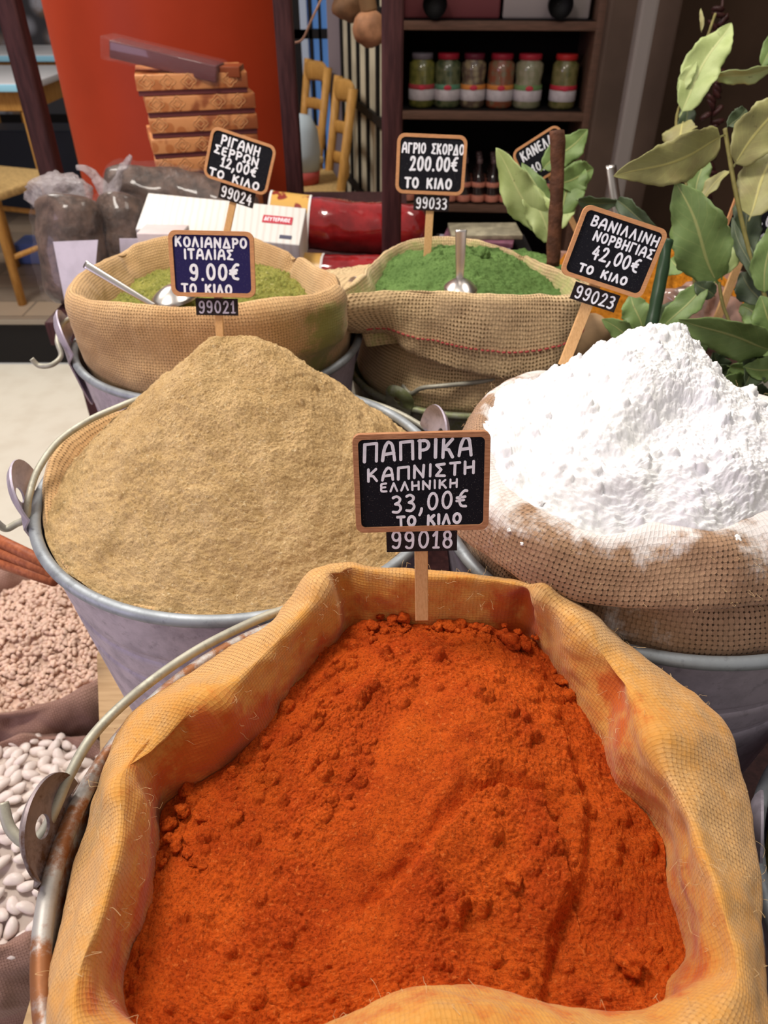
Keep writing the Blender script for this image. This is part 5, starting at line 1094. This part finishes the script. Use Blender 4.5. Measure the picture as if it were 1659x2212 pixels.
# ------------------------------------------------------------------ low sacks of beans at left
def lowsack(cen, R, d, label, seed):
    s = [[('p', a, R*.80, d+.03) for a in range(0, 360, 45)], [('p', a, R*.90, d) for a in range(0, 360, 45)], [('p', a, R*1.02, d-.022) for a in range(0, 360, 45)], [('p', a, R*1.14, d+.01) for a in range(0, 360, 45)], [('p', a, R*1.17, d+.07) for a in range(0, 360, 45)], [('p', a, R*1.06, d+.11) for a in range(0, 360, 45)], [('p', a, R*1.12, d+.2) for a in range(0, 360, 45)], [('p', a, R*1.05, H-.001) for a in range(0, 360, 45)]]
    return sack('burlap_sack', label, cen, s, M['burlap_dark'], 360, 12, .012, 9, folds=[(-40, 10, -.02, 2, 5, .2), (-80, 12, -.018, 2, 6, -.2), (160, 10, -.02, 2, 5, .1)], seed=seed)
S1 = (-.49, .760); S2 = (-.43, .450)
lowsack(S1, .155, .80, 'low brown burlap sack of small pinkish beans left of the tan powder bucket', 21)
lowsack(S2, .130, .815, 'low brown burlap sack of large white beans at the lower left', 23)
o1, f1 = heap('bean_bed', 'bed of small pale beans under the white ones', 'beans', S2, [('p', a, .138, .812) for a in range(0, 360, 40)], [('w', S2[0], S2[1], .775)], plain('bean_bed', (.62, .52, .46), .5), 40, 120, ((20, .004),), [], 1, 31)
def bean_mesh(L_, W_, T_):
    bm = bmesh.new(); bmesh.ops.create_icosphere(bm, subdivisions=2, radius=1); V, Fc = bmvf(bm); V = V*np.array([L_, W_, T_]); V[:, 1] += .35*W_*(V[:, 0]/L_)**2; return V, Fc
wbm = plain('white_bean_skin', (.84, .72, .66), .32, var=.08, vs_=30)
b0 = None; rb = random.Random(9)
pts = []
for k in range(6000):
    if len(pts) >= 290: break
    a = rb.random()*2*PI; r = .135*math.sqrt(rb.random()); x, y = S2[0]+r*math.cos(a), S2[1]+r*math.sin(a)
    if all((x-p[0])**2+(y-p[1])**2 > .0128**2 for p in pts): pts.append((x, y))
for i, (x, y) in enumerate(pts):
    z = float(f1(np.array([x, y])))+rb.uniform(.004, .009)
    if b0 is None:
        b0 = add('giant_bean', bean_mesh(.0115, .0068, .0048), wbm, org=(0, 0, 0)); setp(b0, 'large white dried bean in the low sack at the lower left', 'bean', 'large white beans in the low sack'); o = b0
    else: o = b0.copy(); C.objects.link(o)
    o.location = (x, y, z); o.rotation_euler = (rb.uniform(-.5, .5), rb.uniform(-.5, .5), rb.uniform(0, 6.28))
o2, f2 = heap('small_beans', 'x', 'beans', S1, [('p', a, .145, .803) for a in range(0, 360, 40)], [('w', S1[0], S1[1], .775)], plain('small_bean_bed', (.42, .28, .22), .6), 40, 120, ((20, .004),), [], 1, 33)
bpy.data.objects.remove(o2)
sb = []; bv, bf = bean_mesh(.0048, .0033, .0027)
for k in range(2300):
    a = rb.random()*2*PI; r = .146*math.sqrt(rb.random()); x, y = S1[0]+r*math.cos(a), S1[1]+r*math.sin(a)
    Rr = rotm('Z', rb.uniform(0, 360)) @ rotm('X', rb.uniform(-35, 35)) @ rotm('Y', rb.uniform(-35, 35)); sb.append((bv@Rr.T+np.array([x, y, float(f2(np.array([x, y])))+rb.uniform(0, .005)]), bf))
q = np.linspace(0, 2*PI, 60, endpoint=False)
o = add('small_beans', merge(*sb, lathe([(.001, 0), (.146, -.026)], (S1[0], S1[1], H-.778), 60)), plain('pinkish_bean_skin', (.80, .56, .43), .45, var=.2, vs_=50)); setp(o, 'small pinkish brown beans filling the low sack at left', 'beans', kind='stuff')
# bundle of reddish sticks
for k in range(5):
    a_ = atp(-60, 1140+k*14, .78+.006*(k % 2)); b_ = atp(118, 1226+k*7, .72+.006*(k % 2))
    o = add('cinnamon_stick', tube(np.array([a_, b_]), .0062, 10), wood('reddish_stick', (.40, .12, .05), (.26, .07, .03), (40, 40, 40), .5)); setp(o, 'reddish brown stick in the small bundle left of the tan powder bucket', 'stick', 'bundle of reddish sticks')
# dark dried leaves in the right bucket
heap('dried_leaves', 'dark dried herb filling the cut off bucket at the right edge', 'herbs', (.372, .19), [('p', a, .14, .46) for a in range(0, 360, 40)], [('w', .372, .19, .44)], powder('dark_herb', (.10, .085, .03), (.05, .04, .02), (.01, .01, .005), 200, 1, .004), 60, 160, ((40, .006), (150, .005)), [], 1, 41)
